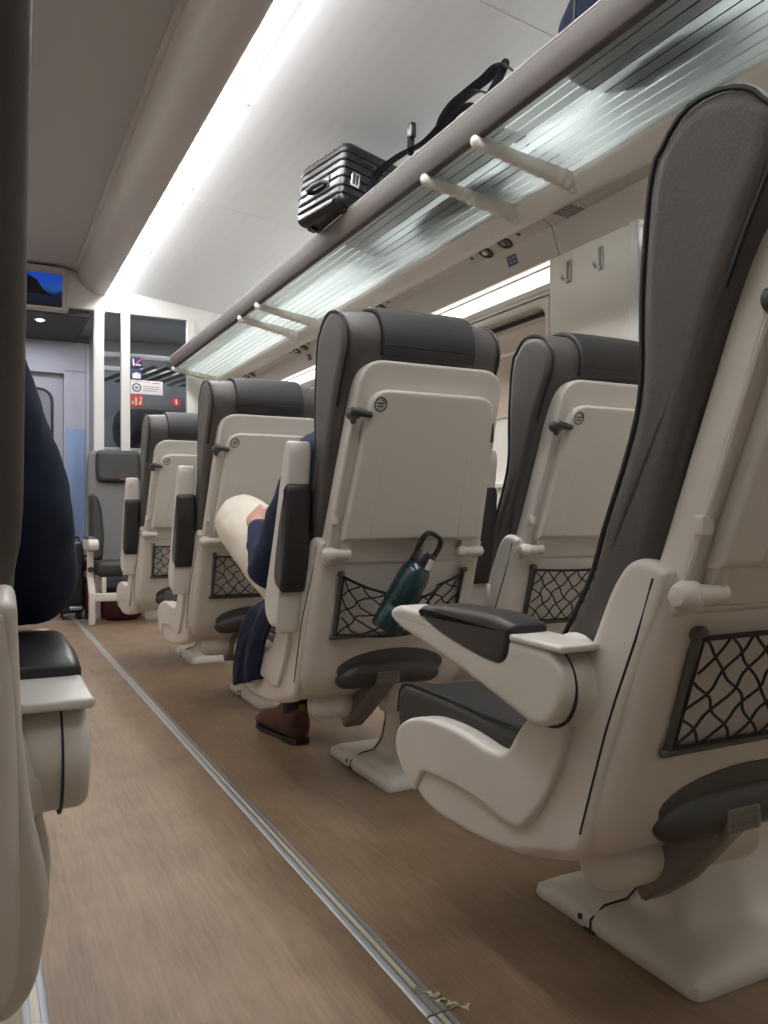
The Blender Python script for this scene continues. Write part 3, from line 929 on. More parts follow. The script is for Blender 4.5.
def sgn(name, x0, x1, z0, z1, m, label, cat='sign', y=YP+.009):
    o = finish(name, box(NB(), x0, x1, y, y+.003, z0, z1, .0008), m); tag(o, label, cat); return o
def mark(name, poly, m, parent, y=YP+.0075):
    return finish(name, prism(NB(), poly, y+.0016, y, .0002, 1, lambda u, v, w: (u, w, v)), m, parent)
def rect(a, b, c, d): return [(a, c), (b, c), (b, d), (a, d)]
s = sgn('no_smoking_sign', 1.112, 1.206, 2.012, 2.102, 'signnavy', 'navy square sign with a red slash on the partition glass')
mark('pictogram', roundpoly([(1.128, 2.088), (1.136, 2.088), (1.142, 2.046), (1.195, 2.044), (1.195, 2.032), (1.130, 2.034)], .003), 'signwhite', s)
mark('slash', [(1.128, 2.020), (1.136, 2.018), (1.204, 2.088), (1.198, 2.096)], 'signpink', s, YP+.006)
s = sgn('luggage_sign', 1.112, 1.206, 1.918, 2.006, 'signnavy', 'navy square sign with a white case symbol, below the red slash sign')
mark('pictogram', roundpoly(rect(1.126, 1.194, 1.926, 1.968), .006), 'signwhite', s)
mark('handle_mark', [(1.146, 1.968), (1.150, 1.976), (1.170, 1.976), (1.174, 1.968)], 'signwhite', s)
s = sgn('camera_notice', 1.112, 1.372, 1.800, 1.914, 'signwhite', 'white rectangular notice with a round emblem on the partition glass')
def ringmark(name, cx, cz, r0, r1, m, par, n=24):
    bm = NB(); y = YP+.0072
    loft(bm, [[(cx+r*cos(2*PI*i/n), yy, cz+r*sin(2*PI*i/n)) for i in range(n)] for r, yy in ((r0, y+.0015), (r0, y), (r1, y), (r1, y+.0015))], cap=False)
    return finish(name, bm, m, par)
ringmark('emblem', 1.160, 1.852, .026, .036, 'signnavy', s)
mark('emblem_body', roundpoly(rect(1.146, 1.174, 1.840, 1.862), .004), 'louver', s)
mark('headline', rect(1.124, 1.268, 1.899, 1.904), 'signpink', s)
mark('headline', rect(1.285, 1.350, 1.892, 1.899), 'signpink', s)
for z in (1.862, 1.845, 1.828): mark('text_line', rect(1.212, 1.345-.02*(z < 1.84), z, z+.005), 'louver', s)
s = sgn('fire_extinguisher_sign', 1.112, 1.212, 1.695, 1.790, 'signred', 'red square fire extinguisher sign at the foot of the white notice')
mark('flame', roundpoly([(1.120, 1.712), (1.134, 1.712), (1.138, 1.728), (1.130, 1.745), (1.122, 1.728)], .004), 'glow', s)
mark('extinguisher', roundpoly([(1.146, 1.705), (1.166, 1.705), (1.166, 1.760), (1.160, 1.775), (1.150, 1.775), (1.146, 1.760)], .006), 'glow', s)
mark('hand', roundpoly([(1.178, 1.705), (1.200, 1.715), (1.202, 1.775), (1.186, 1.778), (1.190, 1.745), (1.178, 1.735)], .004), 'glow', s)
o = finish('information_disc', prism(NB(), [(1.484+.036*cos(2*PI*i/24), 1.752+.036*sin(2*PI*i/24)) for i in range(24)], YP+.012, YP+.009, .0005, 1, lambda u, v, w: (u, w, v)), 'signred')
tag(o, 'round red disc sticker with a white figure on the glass', 'sign')
mark('figure', roundpoly(rect(1.478, 1.490, 1.730, 1.760), .003), 'signwhite', o)
mark('figure_head', [(1.484+.007*cos(2*PI*i/12), 1.769+.007*sin(2*PI*i/12)) for i in range(12)], 'signwhite', o)

# hook panel on the pillar between the windows, wall lights
hp = st('trim_%d' % TR, box(NB(), 1.936, WX+.001, 2.012, 2.432, .90, 1.773, .006), 'wall'); TR += 1
st('trim_%d' % TR, box(NB(), 1.925, WX+.001, 1.960, 2.004, .90, 1.773, .006), 'white_panel'); TR += 1
for i, (y, lab) in enumerate(((2.318, 'metal coat hook on the pillar panel, farther from the nearest seat'), (2.148, 'metal coat hook on the pillar panel, closer to the nearest seat'))):
    t = empty('coat_hook', (1.935, y, 1.69), lab, 'hook', 'coat hooks on the pillar')
    finish('plate', box(NB(), -.004, 0, -.013, .013, -.035, .045, .003), 'metal', t)
    finish('inlay', box(NB(), -.006, -.003, -.004, .004, -.02, .040, .001), 'dark_metal', t)
    finish('peg', tube(NB(), [(-.003, 0, -.026), (-.022, 0, -.028), (-.030, 0, -.018)], [.007, .006, .007], 10), 'chrome', t)
def wall_light(y0, y1, lab):
    t = empty('wall_light', (1.95, (y0+y1)/2, 1.72), lab, 'light', 'wall light strips above the windows'); t.location = (0, 0, 0)
    finish('upper_diffuser', xprism([(1.952, 1.773), (1.968, 1.773), (1.968, 1.754), (1.950, 1.754)], y0, y1), 'walllight', t)
    finish('lower_diffuser', xprism([(1.946, 1.745), (1.968, 1.745), (1.968, 1.690), (1.952, 1.690)], y0, y1), 'walllight', t)
    finish('divider', xprism([(1.940, 1.753), (1.968, 1.753), (1.968, 1.745), (1.940, 1.745)], y0, y1), 'white_panel', t)
    finish('lower_rail', xprism([(1.948, 1.689), (1.968, 1.689), (1.968, 1.652), (1.955, 1.652), (1.955, 1.664), (1.950, 1.668)], y0, y1), 'rail', t)
wall_light(2.434, 6.78, 'bright wall light strip under the service panel, left of the coat hooks')
wall_light(YB, 1.958, 'wall light strip mostly hidden behind the nearest seat')

# ------------------------------------------------------------------ luggage rack
rk = empty('luggage_rack', (1.6, 2.3, 2.0), 'long overhead luggage rack of striped frosted glass carrying the bags', 'rack')
rk.location = (0, 0, 0)
lip = roundpoly([(1.432, 2.128), (1.420, 2.110), (1.423, 2.060), (1.438, 2.022), (1.458, 2.019), (1.466, 2.028), (1.455, 2.060), (1.446, 2.122)], [.008, .01, .02, .015, .01, .006, .02, .006], 4)
finish('front_lip', xprism(lip, YB, 6.76), 'lip', rk, 'taupe front lip', 30)
hl = xprism(roundpoly([(1.430, 2.131), (1.425, 2.126), (1.4285, 2.122), (1.441, 2.122), (1.443, 2.128)], .002, 2), YB, 6.76)
finish('lip_highlight', hl, 'white_panel', rk, 'painted highlight along the top of the lip')  # white strip stands for the highlight on the lip
BR = [-2.36, -2.03, -.07, .26, 2.20, 2.53, 4.49, 4.83, 6.72]
BR = sorted(BR); gap = [YB]+BR
for a, b in zip(gap, gap[1:]):
    q = [(1.458, 2.022), (1.800, 1.962), (1.800, 1.970), (1.458, 2.030)]
    g = finish('glass_panel', xprism(q, a+.004, b-.004), 'clear', rk, 'frosted glass with clear lines')
    g.data.materials.append(M['frost'])
    for fc in g.data.polygons:
        if fc.normal.z < -.5: fc.material_index = 1
def bracket(y):
    bm = NB(); rings = []; n = 36; m = 90
    for k in range(m+1):
        t = k/m
        c = Vector((lerp(1.424, 1.862, t), y-.012-.036*t, lerp(2.022, 1.966, t)))
        ry = lerp(.021, .036, t**1.2); rz = lerp(.023, .068, t**1.2)
        if t < .05: f = math.sqrt(max(.02, 1-(1-t/.05)**2)); ry *= f; rz *= f
        ring = []
        for i in range(n):
            a = 2*PI*i/n
            w = 1-.10*(.5+.5*cos(2*a+t*84))*min(1, t*6)
            ring.append((c.x, c.y+ry*w*cos(a), c.z-.006+rz*w*sin(a)))
        rings.append(ring)
    return loft(bm, rings)
for y in BR[2:]: finish('bracket', bracket(y), 'bracket', rk, 'tapering fluted bracket', 60)
rail = roundpoly([(1.795, 1.976), (1.815, 1.984), (1.850, 1.972), (1.882, 1.955), (1.882, 1.90), (1.846, 1.892), (1.826, 1.902), (1.790, 1.950)], [.006, .01, .02, .005, .003, .01, .015, .01], 4)
finish('rear_rail', xprism(rail, YB, 6.76), 'rail', rk, None, 30)

# service panel beneath the rack
def svc_x(x): return lerp(1.907, 1.876, (x-1.84)/.065) if x < 1.905 else lerp(1.876, 1.774, (x-1.905)/.037)
q = [(1.840, 1.907), (1.905, 1.879), (1.942, 1.774), (WX, 1.774), (WX, 2.05), (1.885, 1.98), (1.842, 1.93)]
joints = [YB, .02, 2.38, 4.66, YP]
for a, b in zip(joints, joints[1:]):
    st('trim_%d' % TR, xprism(q, a+.002, b-.002), 'svc', None, 20); TR += 1
st('trim_%d' % TR, xprism([(1.86, 1.912), (1.912, 1.888), (1.952, 1.79), (WX, 1.79), (WX, 2.0), (1.88, 1.96)], YB, YP), 'dark'); TR += 1
st('trim_%d' % TR, xprism([(WX-.05, 1.99), (WX, 1.99), (WX, 2.54), (WX-.012, 2.54), (WX-.03, 2.1)], YB, YP), 'white_panel'); TR += 1
ang = math.atan2(-.031, .065)
nrm = Vector((sin(ang), 0, -cos(ang)))   # points down into the cabin
def onpanel(x, y, o=0.): return Vector((x, y, svc_x(x)))+nrm*o
ORD = ['left of the air vent', 'above the bottle seat headrest', 'beyond the bottle seat', 'nearest the partition']
for k in range(4):
    yc = 2.705+1.11*k
    for j, s in enumerate((-1, 1)):
        y = yc+s*.067
        lab = '%s round reading light of the pair %s' % ('right' if s < 0 else 'left', ORD[k])
        t = empty('reading_light', (0, 0, 0), lab, 'light', 'reading lights under the rack')
        c = onpanel(1.876, y, 0)
        finish('ring', lathe(NB(), [(.012, .002), (.020, .004), (.030, .006), (.034, .004), (.035, 0), (.012, -.002)], 24, c, nrm), 'black', t)
        finish('lens', lathe(NB(), [(0, .0075), (.009, .007), (.012, .004), (.012, 0), (0, 0)], 16, c+Vector((0, .004, 0)), nrm), 'dark_metal' if s < 0 else 'rail', t)
        b = finish('light_button', lathe(NB(), [(0, .003), (.008, .0028), (.0095, .001), (.0095, 0), (0, -.001)], 14, onpanel(1.872, yc+s*.165), nrm), 'blue')
        tag(b, '%s blue switch of the reading lights %s' % ('right' if s < 0 else 'left', ORD[k]), 'button', 'blue buttons under the rack')
    a2 = math.atan2(-.102, .037); n2 = Vector((sin(a2), 0, -cos(a2))); e2 = Vector((cos(a2), 0, sin(a2)))
    c = Vector((1.922, yc-.055, svc_x(1.922)))
    f = lambda u, v, w: tuple(c+Vector((0, 1, 0))*u+e2*v+n2*w)
    s = finish('seat_number_label', prism(NB(), roundpoly(rect(-.030, .030, -.020, .020), .003), -.001, .0022, .0004, 1, f), 'signnavy')
    tag(s, 'small navy seat label under the reading lights %s' % ORD[k], 'label', 'navy seat labels')
    for u, v in ((-.016, .008), (.012, .008), (-.016, -.008), (.010, -.008)):
        finish('print_mark', prism(NB(), rect(u-.009, u+.009, v-.004, v+.004), .001, .0027, .0002, 1, f), 'louver', s)
for kk, yv in enumerate((2.265, 4.53)):
    v = empty('air_vent', (0, 0, 0), ['slotted air vent under the rack, above the coat hooks', 'slotted air vent under the far end of the rack'][kk], 'vent')
    finish('vent_plate', prism(NB(), roundpoly([(1.858, yv-.085), (1.902, yv-.085), (1.902, yv+.085), (1.858, yv+.085)], .006), 0, .0015, .0005, 1,
           lambda u, w, h: tuple(onpanel(u, w, h-.0002))), 'svc', v)
    for i in range(5):
        x = 1.864+.0085*i; y = yv-.006*i
        finish('slot', prism(NB(), roundpoly([(x-.0022, y-.050), (x+.0022, y-.050), (x+.0022, y+.050), (x-.0022, y+.050)], .0015), 0, .0022, .0003, 1,
               lambda u, w, h: tuple(onpanel(u, w, h))), 'dark', v)

# ------------------------------------------------------------------ floor strips
def floor_strip(x0, w, y0, y1, lab, torn):
    t = empty('floor_strip', (x0, y0, 0), lab, 'strip', 'metal strips along the aisle'); t.location = (0, 0, 0)
    pr = [(x0-w/2, .0002), (x0-w/2+.004, .003), (x0+w/2-.004, .003), (x0+w/2, .0002)]
    finish('profile', xprism(pr, y0, y1), 'strip', t)
    for s in (-1, 1):
        finish('groove', box(NB(), x0+s*.0075-.001, x0+s*.0075+.001, y0, y1, .0028, .0036), 'dark_metal', t)
    ya = y0+(.075 if torn else 0)
    finish('glow_line', box(NB(), x0-.0035, x0+.0035, ya, y1, .0029, .0040), 'glow', t, 'pale yellow luminous line')
    if torn:
        rnd = random.Random(4)
        for i in range(9):
            u = i/8; cx = x0+.004+.045*u**1.3; cy = ya-.012-.075*u
            q = [(cx+rnd.uniform(-.009, .009)+.009*cos(a), cy+rnd.uniform(-.006, .006)+.007*sin(a)) for a in (0, 1.2, 2.6, 3.8, 5.0)]
            finish('torn_piece', prism(NB(), q, .0035 if u < .4 else .0012, .0062 if u < .4 else .004, .0004, 1, lambda a_, b_, w_: (a_, b_, w_)), 'glow', t)
    return t
floor_strip(.656, .042, 1.105, 6.78, 'long metal floor strip with a yellow line, right side of the aisle', True)
floor_strip(.656, .042, YB, 1.100, 'short metal floor strip piece beginning past the torn yellow end', False)
floor_strip(.080, .042, YB, 6.78, 'metal floor strip with yellow line beneath the left seat', False)
o = structure(finish('trim_%d' % TR, box(NB(), WL, WX, 6.42, 6.46, .0002, .0022), 'strip')); TR += 1
# ------------------------------------------------------------------ folding seat that faces the camera
t = empty('facing_seat', (0, 0, 0), 'grey folding seat facing the camera before the glass partition', 'seat')
fx = .985
def fs(w, y0, y1, z0, z1, r): return roundpoly([(fx-w, z0), (fx+w, z0), (fx+w, z1), (fx-w, z1)], r, 6)
XZ = lambda u, v, w: (u, w, v)
def lean(u, v, w): return (u, w+.16*(v-.45), v)
finish('backrest', prism(NB(), roundpoly([(fx-.23, .40), (fx+.23, .40), (fx+.235, 1.1), (fx+.215, 1.31), (fx-.215, 1.31), (fx-.235, 1.1)], [.02, .02, .2, .05, .05, .2], 6), 6.49, 6.60, .035, 5, lean), 'fabric', t)
for s in (-1, 1):
    finish('side_bolster', prism(NB(), roundpoly([(fx+s*.225, .44), (fx+s*.135, .46), (fx+s*.12, .62), (fx+s*.135, .86), (fx+s*.165, .95), (fx+s*.225, .97)], .03, 5), 6.455, 6.55, .03, 4, lean), 'leather_dark', t)
h = finish('headrest_pillow', prism(NB(), roundpoly([(fx-.165, 1.055), (fx+.165, 1.055), (fx+.175, 1.18), (fx+.165, 1.312), (fx-.165, 1.312), (fx-.175, 1.18)], .045, 6), 6.440, 6.53, .035, 5, lean), 'leather_dark', t, 'charcoal headrest pillow')
finish('red_mark', prism(NB(), rect(fx+.005, fx+.075, 1.075, 1.087), 6.4405, 6.438, .0003, 1, lean), 'inkred', h)
finish('cushion', prism(NB(), roundpoly([(fx-.22, 6.13), (fx+.22, 6.13), (fx+.22, 6.52), (fx-.22, 6.52)], .05, 6), .345, .455, .04, 5, lambda u, v, w: (u, v, w)), 'leather_dark', t)
for s in (-1, 1):
    x = fx+s*.255
    fr = roundpoly([(6.16, .0), (6.205, .0), (6.205, .22), (6.30, .30), (6.40, .60), (6.36, .60), (6.27, .33), (6.14, .25)], .012, 3)
    finish('side_frame', prism(NB(), roundpoly([(6.10, 0), (6.15, 0), (6.15, .21), (6.24, .32), (6.245, .53), (6.205, .53), (6.20, .345), (6.10, .235)], .015, 3), x-.022, x+.022, .008, 3), 'shell', t)
    a = finish('armrest', prism(NB(), roundpoly([(6.02, .545), (6.40, .545), (6.42, .60), (6.40, .625), (6.03, .625), (6.005, .585)], .02, 4), x-.035, x+.035, .012, 4), 'shell', t)
    finish('arm_pad', prism(NB(), roundpoly([(6.10, .62), (6.39, .62), (6.39, .642), (6.11, .642)], .008, 3), x-.033, x+.033, .008, 3), 'pad', a)
    finish('lock', lathe(NB(), [(0, -.03), (.02, -.028), (.022, 0), (0, 0)], 14, (x, 6.20, .40), (0, 1, 0)), 'grey_plastic', t)
    finish('rear_leg', box(NB(), fx+s*.17-.02, fx+s*.17+.02, 6.46, 6.51, 0, .42, .008), 'shell', t)
    finish('under_rail', box(NB(), fx+s*.17-.016, fx+s*.17+.016, 6.13, 6.47, .23, .345, .006), 'shell', t)
finish('crossbar', box(NB(), fx-.24, fx+.24, 6.105, 6.145, .17, .23, .008), 'shell', t)
finish('rear_crossbar', box(NB(), fx-.24, fx+.24, 6.47, 6.50, .38, .44, .008), 'shell', t)

# luggage on the floor by the facing seat
def trolley(name, x0, x1, y0, y1, z1, m, lab, extra):
    t = empty(name, ((x0+x1)/2, (y0+y1)/2, 0), lab, 'suitcase'); t.location = (0, 0, 0)
    finish('case_body', box(NB(), x0, x1, y0, y1, .05, z1, .03), m, t)
    for x in (x0+.03, x1-.03):
        for y in (y0+.03, y1-.03): finish('wheel', cyl(NB(), (x-.012, y, .025), (x+.012, y, .025), .025, 14, .004), 'black', t)
    finish('handle', tube(NB(), [((x0+x1)/2-.06, (y0+y1)/2, z1-.005), ((x0+x1)/2-.055, (y0+y1)/2, z1+.025), ((x0+x1)/2+.055, (y0+y1)/2, z1+.025), ((x0+x1)/2+.06, (y0+y1)/2, z1-.005)], .010, 8), 'black', t)
    extra(t); return t
def ex_black(t):
    finish('badge', lathe(NB(), [(0, .004), (.024, .004), (.026, 0), (0, 0)], 18, (.668, 6.500, .345), (0, -1, 0)), 'signwhite', t, 'round pale badge')
    finish('front_pocket', box(NB(), .57, .70, 6.492, 6.512, .13, .42, .01), 'blackcloth', t)
    finish('corner_guard', box(NB(), .612, .705, 6.490, 6.51, .075, .105, .008), 'metal', t, 'bright lower guard')
trolley('black_suitcase', .55, .72, 6.51, 6.76, .60, 'blackcase', 'black upright suitcase on the floor beside the red one', ex_black)
def ex_red(t):
    finish('badge', lathe(NB(), [(0, .004), (.026, .004), (.03, 0), (0, 0)], 18, (.748, 6.548, .345), (0, -1, 0)), 'metal', t, 'round silver badge')
    finish('strap', box(NB(), .722, .848, 6.546, 6.735, .20, .27, .006), 'blackcloth', t)
    finish('side_pocket', box(NB(), .80, .842, 6.545, 6.56, .07, .30, .006), 'blackcloth', t)
    finish('zip_tag', box(NB(), .775, .785, 6.540, 6.551, .12, .19, .002), 'glow', t)
trolley('red_suitcase', .728, .842, 6.551, 6.73, .455, 'red', 'red suitcase with a dark strap beside the facing seat', ex_red)
o = finish('holdall', box(NB(), .850, 1.110, 6.30, 6.66, .0, .228, .05), 'darkred'); tag(o, 'dark red holdall pushed under the facing seat', 'bag')
finish('holdall_strap', tube(NB(), [(.95, 6.297, .05), (.95, 6.292, .2), (.97, 6.40, .229), (1.05, 6.40, .229), (1.07, 6.292, .2), (1.07, 6.297, .05)], .012, 8, (.3, 1)), 'blackcloth', o)

# ------------------------------------------------------------------ bottle in the net
A = Vector((.908, 1.790, .512)); B = Vector((1.012, 1.752, .716)); ax = (B-A).normalized(); Lh = (B-A).length
t = empty('water_bottle', (0, 0, 0), 'dark teal water bottle with black loop cap in the seat net', 'bottle')
R = .0405
M['teal'] = mat('teal_bottle', (.004, .032, .040), .2, spec=.6, coat=.3)
finish('bottle_body', lathe(NB(), [(0, .004), (.025, .002), (R-.004, 0), (R, .006), (R, .060), (R-.0012, .0625), (R-.0012, .066), (R, .0685), (R, .150), (R-.003, .168), (R-.010, .184), (.022, .190), (.020, .20), (0, .20)], 32, A, ax), 'teal', t)
finish('band', lathe(NB(), [(R-.002, .060), (R+.0006, .061), (R+.0006, .0675), (R-.002, .0685)], 32, A+ax*.018, ax), 'black', t, 'dark ring round the body')
c0 = A+ax*.188
cap = finish('cap', lathe(NB(), [(0, -.012), (.028, -.012), (.030, -.006), (.029, .026), (.024, .033), (0, .034)], 26, c0, ax), 'black', t, 'black screw cap')
side = ax.cross(Vector((0, 1, 0))).normalized()
pts = []
for k in range(25):
    a = PI*k/24
pth = spline([(-.024, .020), (-.0265, .045), (-.026, .066), (-.016, .080), (.016, .080), (.026, .066), (.0265, .045), (.024, .020)], 4, False)
finish('carry_loop', tube(NB(), [c0+side*u+ax*v for u, v in pth], .0062, 8, (1.5, 1), (0, 1, 0)), 'black', cap)
toc = Vector((0, -1, 0)); toc = (toc-ax*toc.dot(ax)).normalized()
f = lambda u, v, w: tuple(c0+(-side)*u+ax*v+toc*w)
finish('clasp', prism(NB(), roundpoly(rect(.002, .016, -.008, .022), .003), .022, .034, .002, 2, f), 'rail', cap, 'pale clasp on the cap')

# ------------------------------------------------------------------ things on the rack
t = empty('hard_suitcase', (1.374, 3.135, 2.140), 'black ribbed hard suitcase overhanging the luggage rack', 'suitcase', None)
t.rotation_euler = (math.radians(0), math.radians(7.5), math.radians(10.5))
SX, SY, SZ = .50, .375, .285
bm = NB()
def case_ring(x, ins):
    return [(x, u, v) for u, v in inset(roundpoly([(0, 0), (SY, 0), (SY, SZ), (0, SZ)], .035, 6), ins)]
rings = [case_ring(x, i) for x, i in ((0, .03), (.004, .018), (.012, .008), (.028, .001), (.04, 0), (SX-.04, 0), (SX-.02, .002), (SX-.008, .010), (SX, .03))]
loft(bm, rings); finish('case_shell', bm, 'blackcase', t)
for i, z in enumerate((.05, .085, .165, .20, .235)):        # ribs that run round the end and the near side
    finish('rib', tube(NB(), [(.30, -.001, z), (.04, -.002, z), (.012, .004, z), (.001, .03, z), (-.002, .06, z), (-.002, SY-.06, z), (.001, SY-.03, z), (.012, SY-.004, z), (.04, SY+.002, z), (.30, SY+.001, z)], .0065, 8), 'blackcase', t)
for i in range(5):
    finish('top_rib', tube(NB(), [(.02, .05+.07*i, SZ-.004), (.05, .05+.07*i, SZ+.001), (SX-.05, .05+.07*i, SZ+.001), (SX-.02, .05+.07*i, SZ-.004)], .0065, 8), 'blackcase', t)
finish('zip', tube(NB(), [(.30, -.003, .125), (.03, -.004, .125), (.008, .006, .125), (-.002, .04, .125), (-.002, SY-.04, .125), (.008, SY-.006, .125), (.03, SY+.004, .125), (.3, SY+.003, .125)], .005, 8), 'black', t)
hd = finish('handle_plate', box(NB(), -.006, .004, .10, .275, .085, .155, .004), 'black', t)
finish('handle', tube(NB(), [(-.004, .115, .120), (-.022, .130, .122), (-.026, .19, .124), (-.022, .245, .122), (-.004, .26, .120)], [.010, .011, .012, .011, .010], 10), 'leather_dark', hd)
lk = finish('lock', box(NB(), .042, .085, -.010, .004, .085, .150, .003), 'chrome', t, 'bright metal lock')
finish('lock_dial', box(NB(), .052, .060, -.013, -.009, .095, .14, .001), 'dark', lk)
finish('lock_dial', box(NB(), .067, .075, -.013, -.009, .095, .14, .001), 'dark', lk)
finish('side_foot', box(NB(), .09, .15, -.012, .002, .205, .222, .003), 'black', t)
finish('end_foot', box(NB(), -.008, .004, .05, .33, .006, .030, .004), 'black', t)
for y in (.05, .32): finish('foot', box(NB(), .05, .09, y-.02, y+.02, -.014, .004, .004), 'black', t)

t = empty('strapped_bag', (1.62, 2.6, 2.0), 'flat black bag with raised webbing straps lying on the rack', 'bag'); t.location = (0, 0, 0)
bm = NB(); rings = []
for k_, r in ((0, .15), (.02, .55), (.07, .85), (.2, 1), (.45, 1), (.62, .9), (.71, .6), (.74, .15)):
    rings.append([(1.655+.135*r*math.copysign(abs(cos(a))**.6, cos(a)), 2.26+k_, 2.098+.072*r*math.copysign(abs(sin(a))**.6, sin(a))+.0) for a in [2*PI*i/24 for i in range(24)]])
finish('bag_body', loft(bm, rings), 'blackcloth', t)
def strap(pts, w=.021, name='strap'):
    return finish(name, tube(NB(), spline(pts, 6, False), w, 8, (.16, 1), (0, .25, 1)), 'strap', t)
strap([(1.49, 3.09, 2.14), (1.495, 3.065, 2.20), (1.50, 3.01, 2.242), (1.50, 2.82, 2.236), (1.50, 2.62, 2.205), (1.50, 2.476, 2.220), (1.50, 2.375, 2.244), (1.50, 2.26, 2.228), (1.52, 2.18, 2.16), (1.55, 2.2, 2.10)])
strap([(1.56, 2.58, 2.13), (1.51, 2.52, 2.215), (1.50, 2.43, 2.250), (1.50, 2.31, 2.252), (1.50, 2.22, 2.248), (1.50, 2.145, 2.250), (1.50, 2.08, 2.215), (1.53, 2.06, 2.14), (1.56, 2.25, 2.06)])
strap([(1.56, 2.52, 2.12), (1.51, 2.47, 2.195), (1.505, 2.40, 2.222), (1.52, 2.30, 2.20), (1.56, 2.28, 2.10)], .014)
strap([(1.505, 2.115, 2.246), (1.50, 2.15, 2.205), (1.50, 2.19, 2.17), (1.53, 2.22, 2.10)], .018)
b = finish('buckle', box(NB(), 1.488, 1.512, 2.708, 2.745, 2.262, 2.322, .006), 'black', t, 'black plastic buckle standing up')
finish('buckle_web', tube(NB(), [(1.50, 2.735, 2.215), (1.50, 2.730, 2.27)], .016, 8, (.25, 1), (0, 1, 0)), 'strap', b)
bm = NB(); rings = []
for k_, r in ((0, .12), (.02, .5), (.06, .76), (.14, .95), (.3, 1), (.5, 1), (.62, .86), (.68, .5), (.70, .1)):
    rings.append([(1.632+.165*r*math.copysign(abs(cos(a))**.75, cos(a)), 1.915-k_, 2.180+.145*r*math.copysign(abs(sin(a))**.75, sin(a))) for a in [2*PI*i/28 for i in range(28)]])
o = finish('soft_bag', loft(bm, rings), 'navybag'); tag(o, 'rounded dark navy bag end above the rack at the top edge', 'bag')
finish('bag_piping', tube(NB(), [(1.632+.160*math.copysign(abs(cos(a))**.75, cos(a)), 1.74, 2.180+.142*math.copysign(abs(sin(a))**.75, sin(a))) for a in [2*PI*i/28 for i in range(29)]], .005, 6), 'blackcloth', o)

# ------------------------------------------------------------------ people
def limb(pts, rad, n=14, flat=None):
    """closed tapering shell along joints"""
    def f(bm):
        sp = spline(pts, 5, False); m = len(sp)
        rr = [lerp(rad[int(i/(m-1)*(len(rad)-1)*.99999)], rad[min(len(rad)-1, int(i/(m-1)*(len(rad)-1)*.99999)+1)], (i/(m-1)*(len(rad)-1)*.99999) % 1) for i in range(m)]
        tube(bm, sp, rr, n, flat)
    return f
def ell(c, r, rot=None):
    def f(bm):
        n, m = 20, 14; rings = []
        for k in range(1, m):
            a = PI*k/m
            rings.append([tuple(Vector(c)+Vector((r[0]*sin(a)*cos(2*PI*i/n), r[1]*sin(a)*sin(2*PI*i/n), r[2]*cos(a)))) for i in range(n)])
        loft(bm, rings)
    return f
def hand(wrist, fwd, palm_n, thumb_side, curl=.6, s=1.):
    """palm with five bent fingers; fwd = pointing direction, palm_n = direction the palm faces"""
    w = Vector(wrist); f = Vector(fwd).normalized(); n = Vector(palm_n); n = (n-f*n.dot(f)).normalized(); t = f.cross(n)*thumb_side
    out = [limb([w-f*.03, w, w+f*.045*s, w+f*.085*s], [.026*s, .026*s, .034*s, .036*s], 14, (.62, 1) if False else None)]
    out = [lambda bm: loft(bm, [[tuple(w+f*d+(t*a*cos(q)+n*b*sin(q))*s) for q in [2*PI*i/14 for i in range(14)]] for d, a, b in ((-.03, .024, .020), (0, .027, .019), (.04*s, .038, .017), (.085*s, .042, .014), (.095*s, .036, .009))])]
    for i, (off, ln) in enumerate(((.030, .072), (.011, .082), (-.009, .077), (-.028, .060))):
        p = w+f*.082*s+t*off*s; d = f.copy(); pts = [p-f*.015*s, p]
        for j, q in enumerate((.45, .32, .23)):
            d = (d+n*curl*(.35+.35*j)).normalized(); p = p+d*ln*q*s; pts.append(p.copy())
        out.append(limb([tuple(x) for x in pts], [.010*s, .0098*s, .0092*s, .0086*s, .0074*s], 10))
    p = w+f*.025*s+t*.030*s; d = (f*.6+t*.8+n*.25).normalized()
    out.append(limb([tuple(p-t*.012*s), tuple(p+d*.03*s), tuple(p+d*.03*s+(d*.7+f*.5+n*.2).normalized()*.03*s), tuple(p+d*.03*s+(d*.7+f*.5+n*.2).normalized()*.055*s)], [.014*s, .012*s, .0105*s, .008*s], 10))
    return out
def head(c, fw):
    """head with brow, nose, mouth, chin and ears, looking along fw (horizontal)"""
    C = Vector(c); f = Vector(fw).normalized(); s = Vector((-f.y, f.x, 0)); u = Vector((0, 0, 1))
    q = lambda a, b, d: tuple(C+f*a+s*b+u*d)
    out = []
    def skull(bm):
        rings = []; n = 24
        for d, a, b, o in ((-.118, .022, .024, .052), (-.108, .042, .040, .040), (-.085, .066, .056, .020), (-.05, .080, .066, .006), (-.01, .090, .072, 0), (.03, .097, .076, -.004), (.07, .095, .074, -.008), (.10, .078, .060, -.010), (.120, .046, .036, -.012), (.128, .012, .01, -.012)):
            rings.append([q(o+a*cos(2*PI*i/n), b*sin(2*PI*i/n), d) for i in range(n)])
        loft(bm, rings)
    out.append(skull)
    out.append(limb([q(.080, 0, .022), q(.094, 0, -.005), q(.106, 0, -.026), q(.088, 0, -.034)], [.009, .010, .015, .010], 10))
    for k in (-1, 1):
        out.append(limb([q(.083, k*.014, .026), q(.083, k*.035, .030), q(.066, k*.052, .022)], [.007, .009, .007], 8))
        out.append(ell(q(0, k*.076, -.008), (.016, .012, .030)))
    out.append(limb([q(.074, -.022, -.062), q(.086, 0, -.060), q(.074, .022, -.062)], [.006, .009, .006], 8))
    out.append(limb([q(.070, -.018, -.074), q(.082, 0, -.076), q(.070, .018, -.074)], [.006, .010, .006], 8))
    out.append(ell(q(.070, 0, -.102), (.024, .026, .018)))
    return out
